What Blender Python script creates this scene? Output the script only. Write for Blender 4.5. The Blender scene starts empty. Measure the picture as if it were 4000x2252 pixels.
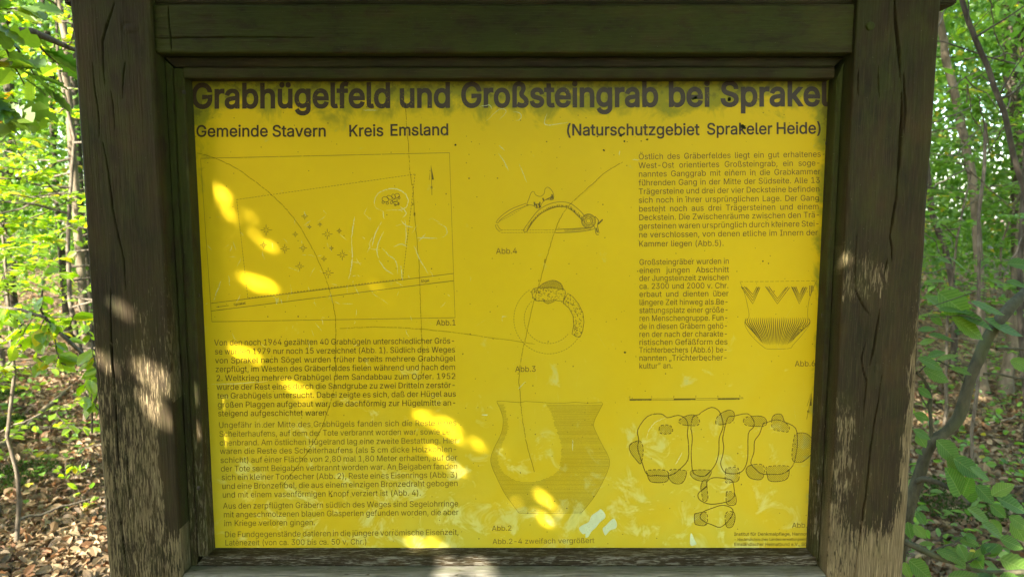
import bpy, bmesh, math, random
import numpy as np
from mathutils import Vector, Matrix

rng = np.random.default_rng(7)
random.seed(7)
scene = bpy.context.scene
C = scene.collection

# ------------------------------------------------------------------ camera
CAM = Vector((0.014, -1.40, 1.62)); PITCH = math.radians(6.5); FPX = 2800.0
cam_d = bpy.data.cameras.new('camera'); cam = bpy.data.objects.new('camera', cam_d); C.objects.link(cam)
cam.location = CAM; cam.rotation_euler = (math.pi/2 - PITCH, 0, 0)
cam_d.sensor_width = 36.0; cam_d.lens = 36.0*FPX/4000.0
cam_d.clip_start = 0.02; cam_d.clip_end = 500
cam_d.dof.use_dof = True; cam_d.dof.focus_distance = 1.47; cam_d.dof.aperture_fstop = 6.0
scene.camera = cam

# ------------------------------------------------------------------ light
SUN_DIR = Vector((0.545, 0.68, -0.49)).normalized()        # the way the light travels
world = bpy.data.worlds.new("World"); scene.world = world; world.use_nodes = True
wn = world.node_tree.nodes; wl = world.node_tree.links; wn.clear()
sky = wn.new('ShaderNodeTexSky'); sky.sky_type = 'NISHITA'; sky.sun_disc = False
elev = math.asin(-SUN_DIR.z)
sky.sun_elevation = elev
sky.sun_rotation = math.atan2(-SUN_DIR.x, -SUN_DIR.y)
sky.air_density = 1.0; sky.dust_density = 1.4; sky.ozone_density = 1.0
bgn = wn.new('ShaderNodeBackground'); bgn.inputs['Strength'].default_value = 0.15
wo = wn.new('ShaderNodeOutputWorld')
wl.new(sky.outputs[0], bgn.inputs['Color']); wl.new(bgn.outputs[0], wo.inputs['Surface'])
sd = bpy.data.lights.new('sun', 'SUN'); sd.energy = 4.3; sd.angle = math.radians(0.5); sd.color = (1.0, 0.93, 0.80)
sun = bpy.data.objects.new('sun', sd); C.objects.link(sun)
sun.rotation_euler = SUN_DIR.to_track_quat('-Z', 'Y').to_euler(); sun.location = (-6, -8, 8)
scene.view_settings.view_transform = 'Standard'; scene.view_settings.look = 'None'
scene.view_settings.exposure = 3.05; scene.view_settings.gamma = 1
scene.cycles.max_bounces = 8; scene.cycles.diffuse_bounces = 4; scene.cycles.transmission_bounces = 4
scene.cycles.transparent_max_bounces = 8

# ------------------------------------------------------------------ measuring helpers
cp, sp_ = math.cos(PITCH), math.sin(PITCH)
def ray(px, py):
    u = (px-2000)/FPX; v = (1126-py)/FPX
    return Vector((u, cp + v*sp_, -sp_ + v*cp))
def at(px, py, Y):
    d = ray(px, py); t = (Y-CAM.y)/d.y
    return CAM + d*t
def ground_at(px, py, z=0.0):
    d = ray(px, py); t = (z-CAM.z)/d.z
    return CAM + d*t

# ------------------------------------------------------------------ object helpers
def tag(o, label=None, cat=None, group=None, kind=None):
    if label: o['label'] = label
    if cat: o['category'] = cat
    if group: o['group'] = group
    if kind: o['kind'] = kind
    return o
def empty(name, loc=(0, 0, 0)):
    o = bpy.data.objects.new(name, None); C.objects.link(o); o.location = loc; o.empty_display_size = .1
    return o
def link(name, me, mat=None, parent=None):
    o = bpy.data.objects.new(name, me); C.objects.link(o)
    if mat: me.materials.append(mat)
    if parent is not None:
        o.parent = parent
        bpy.context.view_layer.update()
        o.matrix_parent_inverse = parent.matrix_world.inverted()
    return o
def npmesh(name, V, F, smooth=False):
    """V (n,3) array, F (m,k) array or list of index arrays of one size each"""
    me = bpy.data.meshes.new(name)
    V = np.asarray(V, dtype=np.float32)
    Fs = F if isinstance(F, list) else [F]
    Fs = [np.asarray(f, dtype=np.int32) for f in Fs if len(f)]
    me.vertices.add(len(V)); me.vertices.foreach_set('co', V.ravel())
    nl = sum(f.size for f in Fs); npoly = sum(len(f) for f in Fs)
    me.loops.add(nl); me.polygons.add(npoly)
    me.loops.foreach_set('vertex_index', np.concatenate([f.ravel() for f in Fs]))
    starts = []; s = 0
    for f in Fs:
        k = f.shape[1]; starts.append(s + k*np.arange(len(f))); s += k*len(f)
    me.polygons.foreach_set('loop_start', np.concatenate(starts).astype(np.int32))
    me.polygons.foreach_set('use_smooth', np.full(npoly, smooth, dtype=bool))
    me.update(calc_edges=True)
    me.validate()
    return me
def set_uv(me, uv_per_vert):
    uvl = me.uv_layers.new(name='UVMap')
    idx = np.empty(len(me.loops), dtype=np.int32); me.loops.foreach_get('vertex_index', idx)
    uvl.data.foreach_set('uv', np.asarray(uv_per_vert, dtype=np.float32)[idx].ravel())
def set_attr(me, name, vals):
    a = me.attributes.new(name, 'FLOAT', 'POINT'); a.data.foreach_set('value', np.asarray(vals, dtype=np.float32))

_perm = rng.random((512, 512))
def vnoise(x, y, seed=0):
    x = np.asarray(x) + seed*17.37; y = np.asarray(y) + seed*9.71
    xi = np.floor(x).astype(int); yi = np.floor(y).astype(int)
    fx = x-xi; fy = y-yi; fx = fx*fx*(3-2*fx); fy = fy*fy*(3-2*fy)
    g = lambda a, b: _perm[a % 512, b % 512]
    return (g(xi, yi)*(1-fx)+g(xi+1, yi)*fx)*(1-fy) + (g(xi, yi+1)*(1-fx)+g(xi+1, yi+1)*fx)*fy
def fbm(x, y, seed=0, oct=3):
    s = 0; a = .5; t = 0
    for k in range(oct):
        s = s + a*vnoise(x*2**k, y*2**k, seed+k*3); t += a; a *= .5
    return s/t
def sstep(a, b, x):
    t = np.clip((x-a)/(b-a), 0, 1); return t*t*(3-2*t)
def poly_dist(px, py, pts):
    """distance from arrays of points to a polyline, and the fraction along it"""
    best = np.full(np.shape(px), 1e9); frac = np.zeros(np.shape(px)); side = np.zeros(np.shape(px))
    n = len(pts)-1
    for i in range(n):
        ax, ay = pts[i]; bx, by = pts[i+1]
        dx, dy = bx-ax, by-ay; L = dx*dx+dy*dy+1e-12
        t = np.clip(((px-ax)*dx+(py-ay)*dy)/L, 0, 1)
        d = np.hypot(px-ax-t*dx, py-ay-t*dy)
        m = d < best
        best = np.where(m, d, best); frac = np.where(m, (i+t)/n, frac)
    return best, frac
def in_poly(px, py, poly):
    inside = np.zeros(np.shape(px), bool); n = len(poly); j = n-1
    for i in range(n):
        xi, yi = poly[i]; xj, yj = poly[j]
        c = ((yi > py) != (yj > py)) & (px < (xj-xi)*(py-yi)/((yj-yi) if yj != yi else 1e-9)+xi)
        inside ^= c; j = i
    return inside

# ------------------------------------------------------------------ materials
class NT:
    def __init__(s, name):
        s.m = bpy.data.materials.new(name); s.m.use_nodes = True
        s.n = s.m.node_tree.nodes; s.l = s.m.node_tree.links; s.n.clear()
        s.out = s.n.new('ShaderNodeOutputMaterial')
    def new(s, t, **kw):
        n = s.n.new(t)
        for k, v in kw.items(): setattr(n, k, v)
        return n
    def put(s, sock, v):
        if isinstance(v, bpy.types.NodeSocket): s.l.new(v, sock)
        elif v is not None:
            if hasattr(sock.default_value, '__len__') and not hasattr(v, '__len__'): v = (v, v, v, 1)[:len(sock.default_value)]
            if hasattr(v, '__len__') and len(v) == 3 and len(sock.default_value) == 4: v = (*v, 1)
            sock.default_value = v
    def math(s, op, a, b=None, c=None, clamp=False):
        n = s.new('ShaderNodeMath', operation=op, use_clamp=clamp)
        s.put(n.inputs[0], a); s.put(n.inputs[1], b)
        if c is not None: s.put(n.inputs[2], c)
        return n.outputs[0]
    def mix(s, f, a, b):
        n = s.new('ShaderNodeMix', data_type='RGBA'); s.put(n.inputs[0], f); s.put(n.inputs[6], a); s.put(n.inputs[7], b)
        return n.outputs[2]
    def step(s, v, lo, hi):
        n = s.new('ShaderNodeMapRange', interpolation_type='SMOOTHSTEP'); s.put(n.inputs[0], v); s.put(n.inputs[1], lo); s.put(n.inputs[2], hi)
        return n.outputs[0]
    def noise(s, vec, scale, detail=2, rough=.5, dist=0):
        n = s.new('ShaderNodeTexNoise'); s.put(n.inputs['Vector'], vec)
        n.inputs['Scale'].default_value = scale; n.inputs['Detail'].default_value = detail
        n.inputs['Roughness'].default_value = rough; n.inputs['Distortion'].default_value = dist
        return n.outputs[0]
    def mapv(s, vec, sc, loc=(0, 0, 0)):
        n = s.new('ShaderNodeMapping'); s.put(n.inputs[0], vec); n.inputs['Scale'].default_value = sc; n.inputs['Location'].default_value = loc
        return n.outputs[0]
    def attr(s, name):
        return s.new('ShaderNodeAttribute', attribute_name=name).outputs['Fac']
    def ramp(s, v, stops):
        n = s.new('ShaderNodeValToRGB'); s.put(n.inputs[0], v); e = n.color_ramp.elements
        while len(e) < len(stops): e.new(.5)
        for k, (p, c) in enumerate(stops): e[k].position = p; e[k].color = (*c, 1)
        return n.outputs[0]
    def principled(s, col, rough=.8, bump=None, bstr=.3, bdist=.002, spec=.3):
        p = s.new('ShaderNodeBsdfPrincipled'); s.put(p.inputs['Base Color'], col); s.put(p.inputs['Roughness'], rough)
        p.inputs['Specular IOR Level'].default_value = spec
        if bump is not None:
            b = s.new('ShaderNodeBump'); b.inputs['Strength'].default_value = bstr; b.inputs['Distance'].default_value = bdist
            s.put(b.inputs['Height'], bump); s.l.new(b.outputs[0], p.inputs['Normal'])
        return p.outputs[0]
    def done(s, sh):
        s.l.new(sh, s.out.inputs['Surface']); return s.m

def wood_material():
    t = NT('weathered_timber')
    uv = t.new('ShaderNodeTexCoord').outputs['UV']
    fib = t.noise(t.mapv(uv, (520, 14, 1)), 1, 3, .6)
    fib2 = t.noise(t.mapv(uv, (500, 42, 1)), 1, 3, .65, .3)
    mid = t.noise(t.mapv(uv, (170, 20, 1)), 1, 4, .65, .5)
    big = t.noise(t.mapv(uv, (14, 6, 1)), 1, 4, .6, .5)
    w = t.attr('wear'); ms = t.attr('moss'); gr = t.attr('grey')
    v = t.math('ADD', w, t.math('MULTIPLY', t.math('SUBTRACT', fib2, .5), 1.5))
    v = t.math('ADD', v, t.math('MULTIPLY', t.math('SUBTRACT', mid, .5), 1.3))
    v = t.math('ADD', v, t.math('MULTIPLY', t.math('SUBTRACT', big, .5), .5))
    mask = t.step(v, .40, .66)
    dark = t.ramp(big, [(.3, (.014, .0090, .0034)), (.55, (.027, .0170, .0055)), (.75, (.048, .029, .0085))])
    dark = t.mix(t.math('MULTIPLY', t.step(fib, .48, .72), .6), dark, (.062, .046, .020))
    light = t.ramp(fib, [(.25, (.052, .036, .017)), (.5, (.135, .100, .052)), (.72, (.285, .222, .125))])
    grey = t.ramp(fib, [(.25, (.06, .055, .042)), (.5, (.14, .132, .108)), (.72, (.26, .25, .215))])
    light = t.mix(gr, light, grey)
    col = t.mix(mask, dark, light)
    mo = t.math('MULTIPLY', ms, t.step(t.math('ADD', t.noise(t.mapv(uv, (40, 16, 1)), 1, 4, .7), t.math('MULTIPLY', ms, .25)), .42, .72))
    col = t.mix(t.math('MULTIPLY', mo, .8), col, t.mix(fib2, (.022, .034, .003), (.062, .085, .007)))
    spots = t.step(t.noise(uv, 260, 1, .5), .76, .79)
    col = t.mix(t.math('MULTIPLY', spots, .5), col, (.16, .15, .09))
    h = t.math('ADD', fib, t.math('MULTIPLY', fib2, .8)); h = t.math('ADD', h, t.math('MULTIPLY', mask, -.25))
    return t.done(t.principled(col, .82, h, .55, .0016, .25))

def panel_material():
    t = NT('yellow_sign_sheet')
    uv = t.new('ShaderNodeTexCoord').outputs['UV']           # metres on the sheet, origin bottom left
    sx = t.new('ShaderNodeSeparateXYZ'); t.l.new(uv, sx.inputs[0]); x, y = sx.outputs[0], sx.outputs[1]
    n1 = t.noise(uv, 3.2, 4, .6, .4); n2 = t.noise(uv, 16, 4, .65, .6); n3 = t.noise(uv, 60, 3, .6)
    col = t.mix(n1, (.585, .395, .001), (.685, .47, .002))
    # bleached lower half, toned down to offset sky light; pale clouds for abrasion and reflections
    low = t.step(y, .62, .0)
    col = t.mix(t.math('MULTIPLY', t.math('MULTIPLY', low, .6), t.step(n1, .2, .7)), col, (.46, .445, .06))
    ab = t.step(t.math('ADD', n2, t.math('MULTIPLY', low, .16)), .66, .82)
    col = t.mix(t.math('MULTIPLY', ab, .34), col, (.70, .76, .34))
    st = t.noise(t.mapv(uv, (70, 6, 1)), 1, 4, .7, .8)
    col = t.mix(t.math('MULTIPLY', t.math('MULTIPLY', t.step(st, .64, .76), t.step(n1, .42, .6)), t.math('MULTIPLY', low, .35)), col, (.72, .80, .45))
    # green mould from the top edge and the left edge
    m = t.attr('mould')
    mk = t.step(t.math('ADD', t.math('MULTIPLY', n2, 1.3), t.math('MULTIPLY', m, .70)), .86, 1.22)
    col = t.mix(t.math('MULTIPLY', mk, .66), col, (.085, .145, .014))
    mk2 = t.step(t.math('ADD', t.math('MULTIPLY', n3, .9), t.math('MULTIPLY', m, .42)), .80, .96)
    col = t.mix(t.math('MULTIPLY', mk2, .55), col, (.085, .075, .014))
    fly = t.step(t.noise(uv, 190, 0, .5), .835, .85)
    col = t.mix(t.math('MULTIPLY', fly, .8), col, (.05, .035, .01))
    rough = t.math('ADD', .42, t.math('MULTIPLY', n2, .2))
    return t.done(t.principled(col, rough, t.math('ADD', t.math('MULTIPLY', n1, 3), n3), .05, .002, .18))

def ink_material(name, col, fade, wear=1.0):
    t = NT(name)
    ob = t.new('ShaderNodeTexCoord').outputs['Object']
    n = t.noise(ob, 300, 3, .7); n2 = t.noise(ob, 28, 3, .6)
    c = t.mix(n2, tuple(k*.8 for k in col), tuple(min(1, k*1.25) for k in col))
    p = t.principled(c, .45, spec=.3)
    tr = t.new('ShaderNodeBsdfTransparent').outputs[0]
    hole = t.step(t.math('ADD', n, t.math('MULTIPLY', n2, .35)), .79-fade*.08, .89-fade*.06)
    f = t.math('ADD', t.math('MULTIPLY', hole, .85*wear), fade*.5, clamp=True)
    mx = t.new('ShaderNodeMixShader'); t.put(mx.inputs[0], f); t.l.new(p, mx.inputs[1]); t.l.new(tr, mx.inputs[2])
    return t.done(mx.outputs[0])

def leaf_material(name, c1, c2, odd=None, odd_share=0.0, trans=.45, rough=.45, spec=.45, veins=False, decay=False):
    t = NT(name)
    g = t.new('ShaderNodeNewGeometry'); r = g.outputs['Random Per Island']
    ob = t.new('ShaderNodeTexCoord').outputs['Object']
    col = t.mix(r, c1, c2)
    r2 = t.math('FRACT', t.math('MULTIPLY', r, 37.31))
    if odd: col = t.mix(t.math('LESS_THAN', r2, odd_share), col, odd)
    col = t.mix(t.math('MULTIPLY', t.noise(ob, 90, 2, .6), .5), col, tuple(k*.6 for k in c1))
    bump = None
    if decay: col = t.mix(t.math('MULTIPLY', t.step(t.noise(ob, 2.6, 4, .65), .48, .66), .8), col, (.045, .030, .016))
    if veins:
        uv = t.new('ShaderNodeTexCoord').outputs['UV']; sx = t.new('ShaderNodeSeparateXYZ'); t.l.new(uv, sx.inputs[0])
        ac = t.math('ABSOLUTE', sx.outputs[1]); w = t.math('FRACT', t.math('MULTIPLY', t.math('SUBTRACT', sx.outputs[0], t.math('MULTIPLY', ac, .75)), 10))
        bump = t.math('ABSOLUTE', t.math('SUBTRACT', w, .5)); ln = t.math('MAXIMUM', t.step(bump, .40, .5), t.step(ac, .022, .006))
        col = t.mix(t.math('MULTIPLY', ln, .45), col, (.17, .24, .07)); col = t.mix(t.math('MULTIPLY', t.step(bump, .25, .0), .3), col, tuple(k*.55 for k in c1))
        spot = t.step(t.noise(ob, 160, 2, .6), .66, .72); col = t.mix(t.math('MULTIPLY', spot, .5), col, (.16, .11, .03))
    p = t.principled(col, rough, bump, .5, .002, spec=spec)
    tl = t.new('ShaderNodeBsdfTranslucent'); sat = t.new('ShaderNodeHueSaturation'); sat.inputs['Saturation'].default_value = 1.1; sat.inputs['Value'].default_value = 2.7
    sat.inputs['Hue'].default_value = .485
    t.l.new(col, sat.inputs['Color']); t.l.new(sat.outputs[0], tl.inputs[0])
    mx = t.new('ShaderNodeMixShader'); mx.inputs[0].default_value = trans; t.l.new(p, mx.inputs[1]); t.l.new(tl.outputs[0], mx.inputs[2])
    return t.done(mx.outputs[0])

def bark_material(name, c1, c2, sc=30, moss=0.0):
    t = NT(name)
    ob = t.new('ShaderNodeTexCoord').outputs['Object']
    n = t.noise(t.mapv(ob, (1, 1, .35)), sc, 4, .65, .4); n2 = t.noise(ob, 5, 3, .6)
    col = t.mix(t.step(n, .3, .7), c1, c2)
    col = t.mix(t.math('MULTIPLY', t.step(n2, .45, .7), .45+moss*.5), col, (.06, .075, .03) if moss else tuple(k*.6 for k in c1))
    return t.done(t.principled(col, .85, n, .6, .01, .2))

def ground_material():
    t = NT('leaf_strewn_soil')
    ob = t.new('ShaderNodeTexCoord').outputs['Object']
    v = t.new('ShaderNodeTexVoronoi'); t.l.new(ob, v.inputs['Vector']); v.inputs['Scale'].default_value = 16
    col = t.ramp(v.outputs['Color'], [(.1, (.05, .032, .018)), (.45, (.12, .075, .04)), (.8, (.22, .15, .085))])
    n = t.noise(ob, 1.2, 4, .6)
    col = t.mix(t.math('MULTIPLY', t.step(n, .5, .7), .5), col, (.035, .026, .014))
    return t.done(t.principled(col, .9, v.outputs['Distance'], .6, .02, .2))

# letter shapes: character code, advance, outlines as handle / point / handle, in thousandths
LETTERS = [
[40,273,[[89,156,89,207,89,244,93,283,101,324,108,364,119,404,132,441,145,479,160,511,177,539,196,539,216,539,236,539,219,504,204,467,191,428,178,389,168,351,161,313,155,276,151,240,151,207,151,176,154,146,160,115,166,83,176,51,188,16,201,-18,217,-56,236,-96,216,-96,196,-96,177,-96,148,-47,126,3,111,55,97,106]]],
[41,273,[[57,-96,37,-96,57,-55,73,-17,86,18,98,53,107,85,113,116,119,147,122,177,122,207,122,240,118,276,112,313,105,351,95,389,82,428,70,467,55,504,37,539,57,539,77,539,97,539,113,511,128,479,142,441,155,404,165,364,173,323,180,283,184,244,184,207,184,156,177,104,161,53,146,2,125,-48,97,-96,77,-96]]],
[44,188,[[53,-119,38,-119,48,-56,58,8,68,71,91,71,114,71,137,71,119,8,102,-56,84,-119,69,-119]]],
[45,453,[[263,244,337,244,337,226,337,207,337,188,263,188,188,188,114,188,114,207,114,226,114,244,188,244]]],
[46,188,[[108,-4,95,-4,83,-4,72,0,63,9,54,18,50,28,50,41,50,54,54,65,63,73,72,82,83,87,95,87,108,87,119,82,128,73,137,65,141,54,141,41,141,28,137,18,128,9,119,0]]],
[48,453,[[264,-7,227,-7,189,-7,157,3,130,24,103,45,83,74,69,113,55,152,48,199,48,254,48,309,55,356,69,395,83,434,104,464,130,484,157,505,189,516,227,516,264,516,296,505,323,484,350,464,370,434,384,395,398,356,405,309,405,254,405,199,398,152,384,113,370,74,350,45,323,24,297,3],[202,50,227,50,252,50,273,58,290,74,308,90,321,113,330,144,339,174,344,211,344,254,344,297,339,334,330,365,321,395,308,419,290,435,273,451,252,460,227,460,202,460,180,451,163,435,146,419,132,395,123,365,114,334,109,297,109,254,109,211,114,174,123,144,132,113,146,90,163,74,180,58]]],
[49,453,[[181,0,76,0,76,18,76,36,76,55,181,55,286,55,391,55,391,36,391,18,391,0,286,0],[250,509,276,509,276,339,276,170,276,0,255,0,234,0,212,0,212,149,212,299,212,448,211,448,210,448,209,448,168,418,127,388,86,358,86,381,86,404,86,427,123,454,161,481,198,509,224,509]]],
[50,453,[[172,0,64,0,64,16,64,32,64,47,121,108,177,168,234,229,254,249,270,267,282,282,295,298,304,313,311,327,317,341,320,356,320,371,320,390,316,405,308,419,299,432,288,442,273,449,259,456,242,460,224,460,204,460,187,456,172,447,158,439,147,428,139,413,131,399,127,382,127,362,107,362,86,362,66,362,66,392,72,419,86,442,100,465,119,483,143,496,167,509,194,516,225,516,255,516,282,509,306,497,329,484,348,467,361,445,374,424,381,399,381,372,381,354,378,335,371,318,364,300,353,280,336,259,319,237,296,211,267,180,229,140,191,100,153,60,153,59,153,58,153,57,231,57,310,57,389,57,389,38,389,19,389,0,281,0]]],
[51,453,[[252,-7,218,-7,187,-7,158,-1,133,10,107,21,86,37,70,57,54,78,46,103,44,132,66,132,87,132,109,132,111,114,117,99,126,87,136,75,149,65,165,59,181,53,199,50,219,50,239,50,258,53,275,61,292,68,305,79,315,93,324,107,329,124,329,145,329,163,325,181,316,196,307,212,293,224,275,234,256,243,231,248,201,248,186,248,172,248,157,248,157,265,157,282,157,299,200,349,244,399,288,448,288,450,288,451,288,452,215,452,142,452,70,452,70,471,70,490,70,509,171,509,272,509,372,509,372,493,372,477,372,461,319,400,265,339,211,278,211,282,211,285,211,289,249,293,281,288,308,276,335,263,356,246,371,222,386,199,393,173,393,145,393,115,385,89,370,66,355,43,335,25,309,12,282,0]]],
[52,453,[[164,105,40,105,40,123,40,141,40,158,109,275,178,392,247,509,268,509,289,509,311,509,243,394,176,280,109,166,109,165,109,164,109,163,210,163,312,163,413,163,413,144,413,125,413,105,289,105],[302,0,282,0,282,40,282,81,282,121,282,130,282,138,282,146,282,203,282,260,282,318,302,318,322,318,343,318,343,212,343,106,343,0,322,0]]],
[53,453,[[254,-7,221,-7,191,-7,164,-1,140,11,116,23,97,39,83,60,69,81,61,104,60,130,81,130,101,130,122,130,124,115,129,101,138,89,147,77,159,67,173,60,188,53,204,50,221,50,242,50,260,55,276,64,292,74,305,87,314,104,323,121,328,141,328,162,328,184,323,204,314,221,304,238,291,252,275,262,258,272,239,277,218,277,201,277,184,274,167,268,151,263,138,255,128,246,108,248,88,250,67,253,77,338,86,423,96,509,186,509,276,509,366,509,366,490,366,471,366,452,294,452,222,452,151,452,145,402,139,352,134,301,135,301,135,301,136,301,147,311,161,319,178,325,194,331,211,334,229,334,253,334,274,329,294,321,313,313,331,301,345,285,359,270,371,252,379,231,387,210,391,188,391,163,391,130,384,101,369,76,354,50,334,30,309,15,283,1]]],
[54,453,[[258,-7,226,-7,195,-7,167,0,142,15,118,29,98,49,84,74,71,100,64,129,64,162,64,186,69,212,80,239,91,266,110,300,137,340,176,396,214,453,252,509,276,509,299,509,322,509,265,426,208,344,151,261,149,261,147,261,145,261,150,271,157,280,165,288,174,296,184,302,196,307,207,312,221,314,235,314,266,314,293,308,316,295,339,282,357,263,370,240,382,216,389,189,389,157,389,125,382,97,368,73,354,48,334,28,310,14,286,0],[207,48,226,48,246,48,264,53,279,63,294,72,306,85,314,101,323,118,327,136,327,157,327,178,323,197,314,213,306,230,294,242,279,251,264,261,246,265,226,265,207,265,189,261,174,252,159,243,147,230,138,214,129,198,125,179,125,158,125,137,129,118,138,102,147,85,159,72,174,63,189,53]]],
[55,453,[[120,0,97,0,172,149,248,299,323,448,323,450,323,451,323,452,236,452,149,452,62,452,62,471,62,490,62,509,172,509,281,509,391,509,391,489,391,469,391,449,315,299,240,150,165,0,142,0]]],
[56,453,[[260,-7,226,-7,192,-7,162,-1,136,11,109,24,89,40,74,62,59,83,52,108,52,135,52,157,56,177,65,195,74,213,86,229,101,241,116,253,133,261,153,265,153,265,153,266,153,267,128,273,108,287,93,308,78,329,70,353,70,380,70,406,77,429,90,450,104,470,122,486,146,498,169,510,196,516,226,516,256,516,283,510,306,498,329,486,348,470,361,450,375,429,382,406,382,380,382,353,374,329,359,308,344,287,325,273,300,267,300,266,300,265,300,265,319,261,336,253,351,241,366,229,378,213,387,195,396,177,401,157,401,135,401,108,393,83,378,62,364,40,343,24,317,11,291,-1],[204,49,226,49,249,49,268,53,285,60,301,68,314,78,323,91,332,105,337,121,337,139,337,158,332,174,322,189,313,203,300,214,283,223,266,231,247,235,226,235,205,235,186,231,169,223,152,214,139,203,130,189,120,174,115,158,115,139,115,121,120,105,129,91,138,78,151,68,167,60,184,53],[208,290,226,290,244,290,260,293,274,300,288,307,299,318,307,330,315,343,319,358,319,376,319,393,315,407,308,420,300,433,289,443,275,449,261,456,245,460,226,460,208,460,191,456,177,449,163,443,152,433,145,420,137,407,133,393,133,376,133,358,137,343,145,330,152,318,163,307,178,300,192,293]]],
[57,453,[[195,516,226,516,258,516,286,508,310,494,335,480,354,460,368,434,382,409,389,380,389,347,389,323,383,297,373,270,362,243,343,209,315,168,277,112,239,56,200,0,177,0,154,0,130,0,187,83,244,165,301,248,303,248,305,248,307,248,303,238,296,229,287,221,279,213,269,207,257,202,245,197,232,195,218,195,187,195,160,201,137,214,114,227,96,245,83,269,70,292,64,320,64,352,64,384,71,412,85,436,99,461,118,480,143,494,167,508],[246,460,226,460,207,460,189,456,174,446,159,437,147,424,138,407,130,391,125,372,125,352,125,330,130,312,138,295,147,279,159,266,174,257,189,248,207,243,226,243,246,243,263,248,279,257,294,266,306,279,314,295,323,311,327,330,327,350,327,372,323,391,314,407,306,424,294,437,279,446,264,456]]],
[65,480,[[39,0,16,0,78,170,140,339,201,509,226,509,251,509,276,509,338,339,401,170,463,0,440,0,418,0,395,0,359,101,323,202,287,302,281,321,273,344,264,372,255,400,245,435,232,478,236,478,241,478,245,478,233,435,222,399,213,371,204,343,196,320,191,302,155,202,120,101,85,0,62,0],[197,142,110,142,110,161,110,180,110,199,197,199,283,199,370,199,370,180,370,161,370,142,283,142]]],
[66,456,[[122,0,60,0,60,170,60,339,60,509,120,509,181,509,241,509,276,509,306,503,329,491,352,479,369,462,381,442,392,422,398,399,398,374,398,352,394,334,387,320,379,306,369,294,356,286,344,277,330,271,315,267,315,265,315,264,315,262,331,261,347,255,363,245,379,235,392,221,402,203,413,185,418,163,418,136,418,111,412,87,400,67,388,46,370,30,344,18,319,6,287,0,247,0,184,0],[125,115,125,57,165,57,205,57,245,57,284,57,313,65,330,80,347,95,355,114,355,137,355,154,351,170,342,184,334,198,321,209,306,218,290,227,271,231,248,231,207,231,166,231,125,231,125,173],[125,341,125,285,162,285,200,285,238,285,257,285,273,289,288,296,303,303,315,313,323,326,332,339,336,355,336,372,336,395,328,414,313,429,297,444,273,452,240,452,202,452,163,452,125,452,125,396]]],
[67,510,[[293,-7,267,-7,223,-7,184,4,150,25,116,46,89,76,70,115,50,154,40,201,40,254,40,308,50,354,70,393,89,432,116,462,150,484,184,505,223,516,267,516,293,516,317,512,340,504,363,497,384,486,402,471,420,457,436,439,448,418,460,398,468,374,473,348,451,348,430,348,408,348,404,366,398,381,389,395,381,408,370,419,357,428,345,438,331,444,315,449,300,454,284,456,267,456,236,456,208,448,184,432,159,417,139,394,125,364,111,334,103,297,103,254,103,211,111,175,125,145,140,115,159,92,184,76,209,61,236,53,267,53,284,53,300,55,315,60,331,65,345,71,357,81,370,90,381,101,389,114,398,128,404,143,408,160,430,160,451,160,473,160,469,135,460,111,448,91,436,70,421,52,402,38,384,23,363,12,341,5,318,-3]]],
[68,502,[[271,0,219,0,178,0,137,0,96,0,96,19,96,38,96,57,136,57,175,57,215,57,256,57,291,65,318,81,345,97,366,119,379,149,392,179,399,214,399,255,399,296,392,331,379,361,366,390,346,412,320,428,293,444,260,452,221,452,178,452,136,452,93,452,93,471,93,490,93,509,137,509,181,509,225,509,275,509,317,499,353,478,388,458,415,429,433,391,452,353,462,308,462,255,462,202,452,157,433,119,414,81,387,51,351,31,314,10],[103,509,125,509,125,339,125,170,125,0,103,0,82,0,60,0,60,170,60,339,60,509,82,509]]],
[69,419,[[165,0,60,0,60,170,60,339,60,509,164,509,268,509,372,509,372,490,372,471,372,452,290,452,207,452,125,452,125,396,125,341,125,286,202,286,278,286,355,286,355,267,355,248,355,229,278,229,202,229,125,229,125,172,125,114,125,57,208,57,292,57,375,57,375,38,375,19,375,0,270,0]]],
[70,410,[[82,0,60,0,60,170,60,339,60,509,163,509,266,509,369,509,369,490,369,471,369,452,288,452,206,452,125,452,125,394,125,336,125,278,198,278,272,278,346,278,346,259,346,240,346,221,272,221,198,221,125,221,125,147,125,74,125,0,103,0]]],
[71,520,[[309,-7,269,-7,223,-7,184,4,149,25,115,46,88,77,69,116,50,155,40,201,40,254,40,308,50,354,69,393,88,432,115,462,149,484,183,505,221,516,265,516,292,516,317,512,340,504,364,496,385,484,403,469,422,454,437,437,449,416,461,396,470,373,474,349,452,349,430,349,408,349,403,365,396,380,387,393,379,406,368,417,356,427,344,436,330,444,315,448,300,453,283,456,265,456,235,456,208,448,183,432,159,417,139,394,125,364,111,334,103,297,103,254,103,211,111,175,125,145,140,115,159,92,184,76,209,61,237,53,269,53,297,53,323,59,345,71,367,83,384,101,396,123,409,146,415,172,415,202,421,201,428,200,434,199,384,199,333,199,283,199,283,218,283,237,283,256,348,256,413,256,478,256,478,237,478,219,478,200,478,158,469,122,451,91,433,60,408,36,377,19,345,2]]],
[72,517,[[82,0,60,0,60,170,60,339,60,509,82,509,103,509,125,509,125,435,125,362,125,289,214,289,303,289,392,289,392,362,392,435,392,509,414,509,435,509,457,509,457,339,457,170,457,0,435,0,414,0,392,0,392,77,392,155,392,232,303,232,214,232,125,232,125,155,125,77,125,0,103,0]]],
[73,300,[[111,0,31,0,31,19,31,38,31,57,60,57,89,57,118,57,118,189,118,320,118,452,89,452,60,452,31,452,31,471,31,490,31,509,111,509,190,509,269,509,269,490,269,471,269,452,240,452,212,452,183,452,183,320,183,189,183,57,212,57,240,57,269,57,269,38,269,19,269,0,190,0]]],
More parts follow.
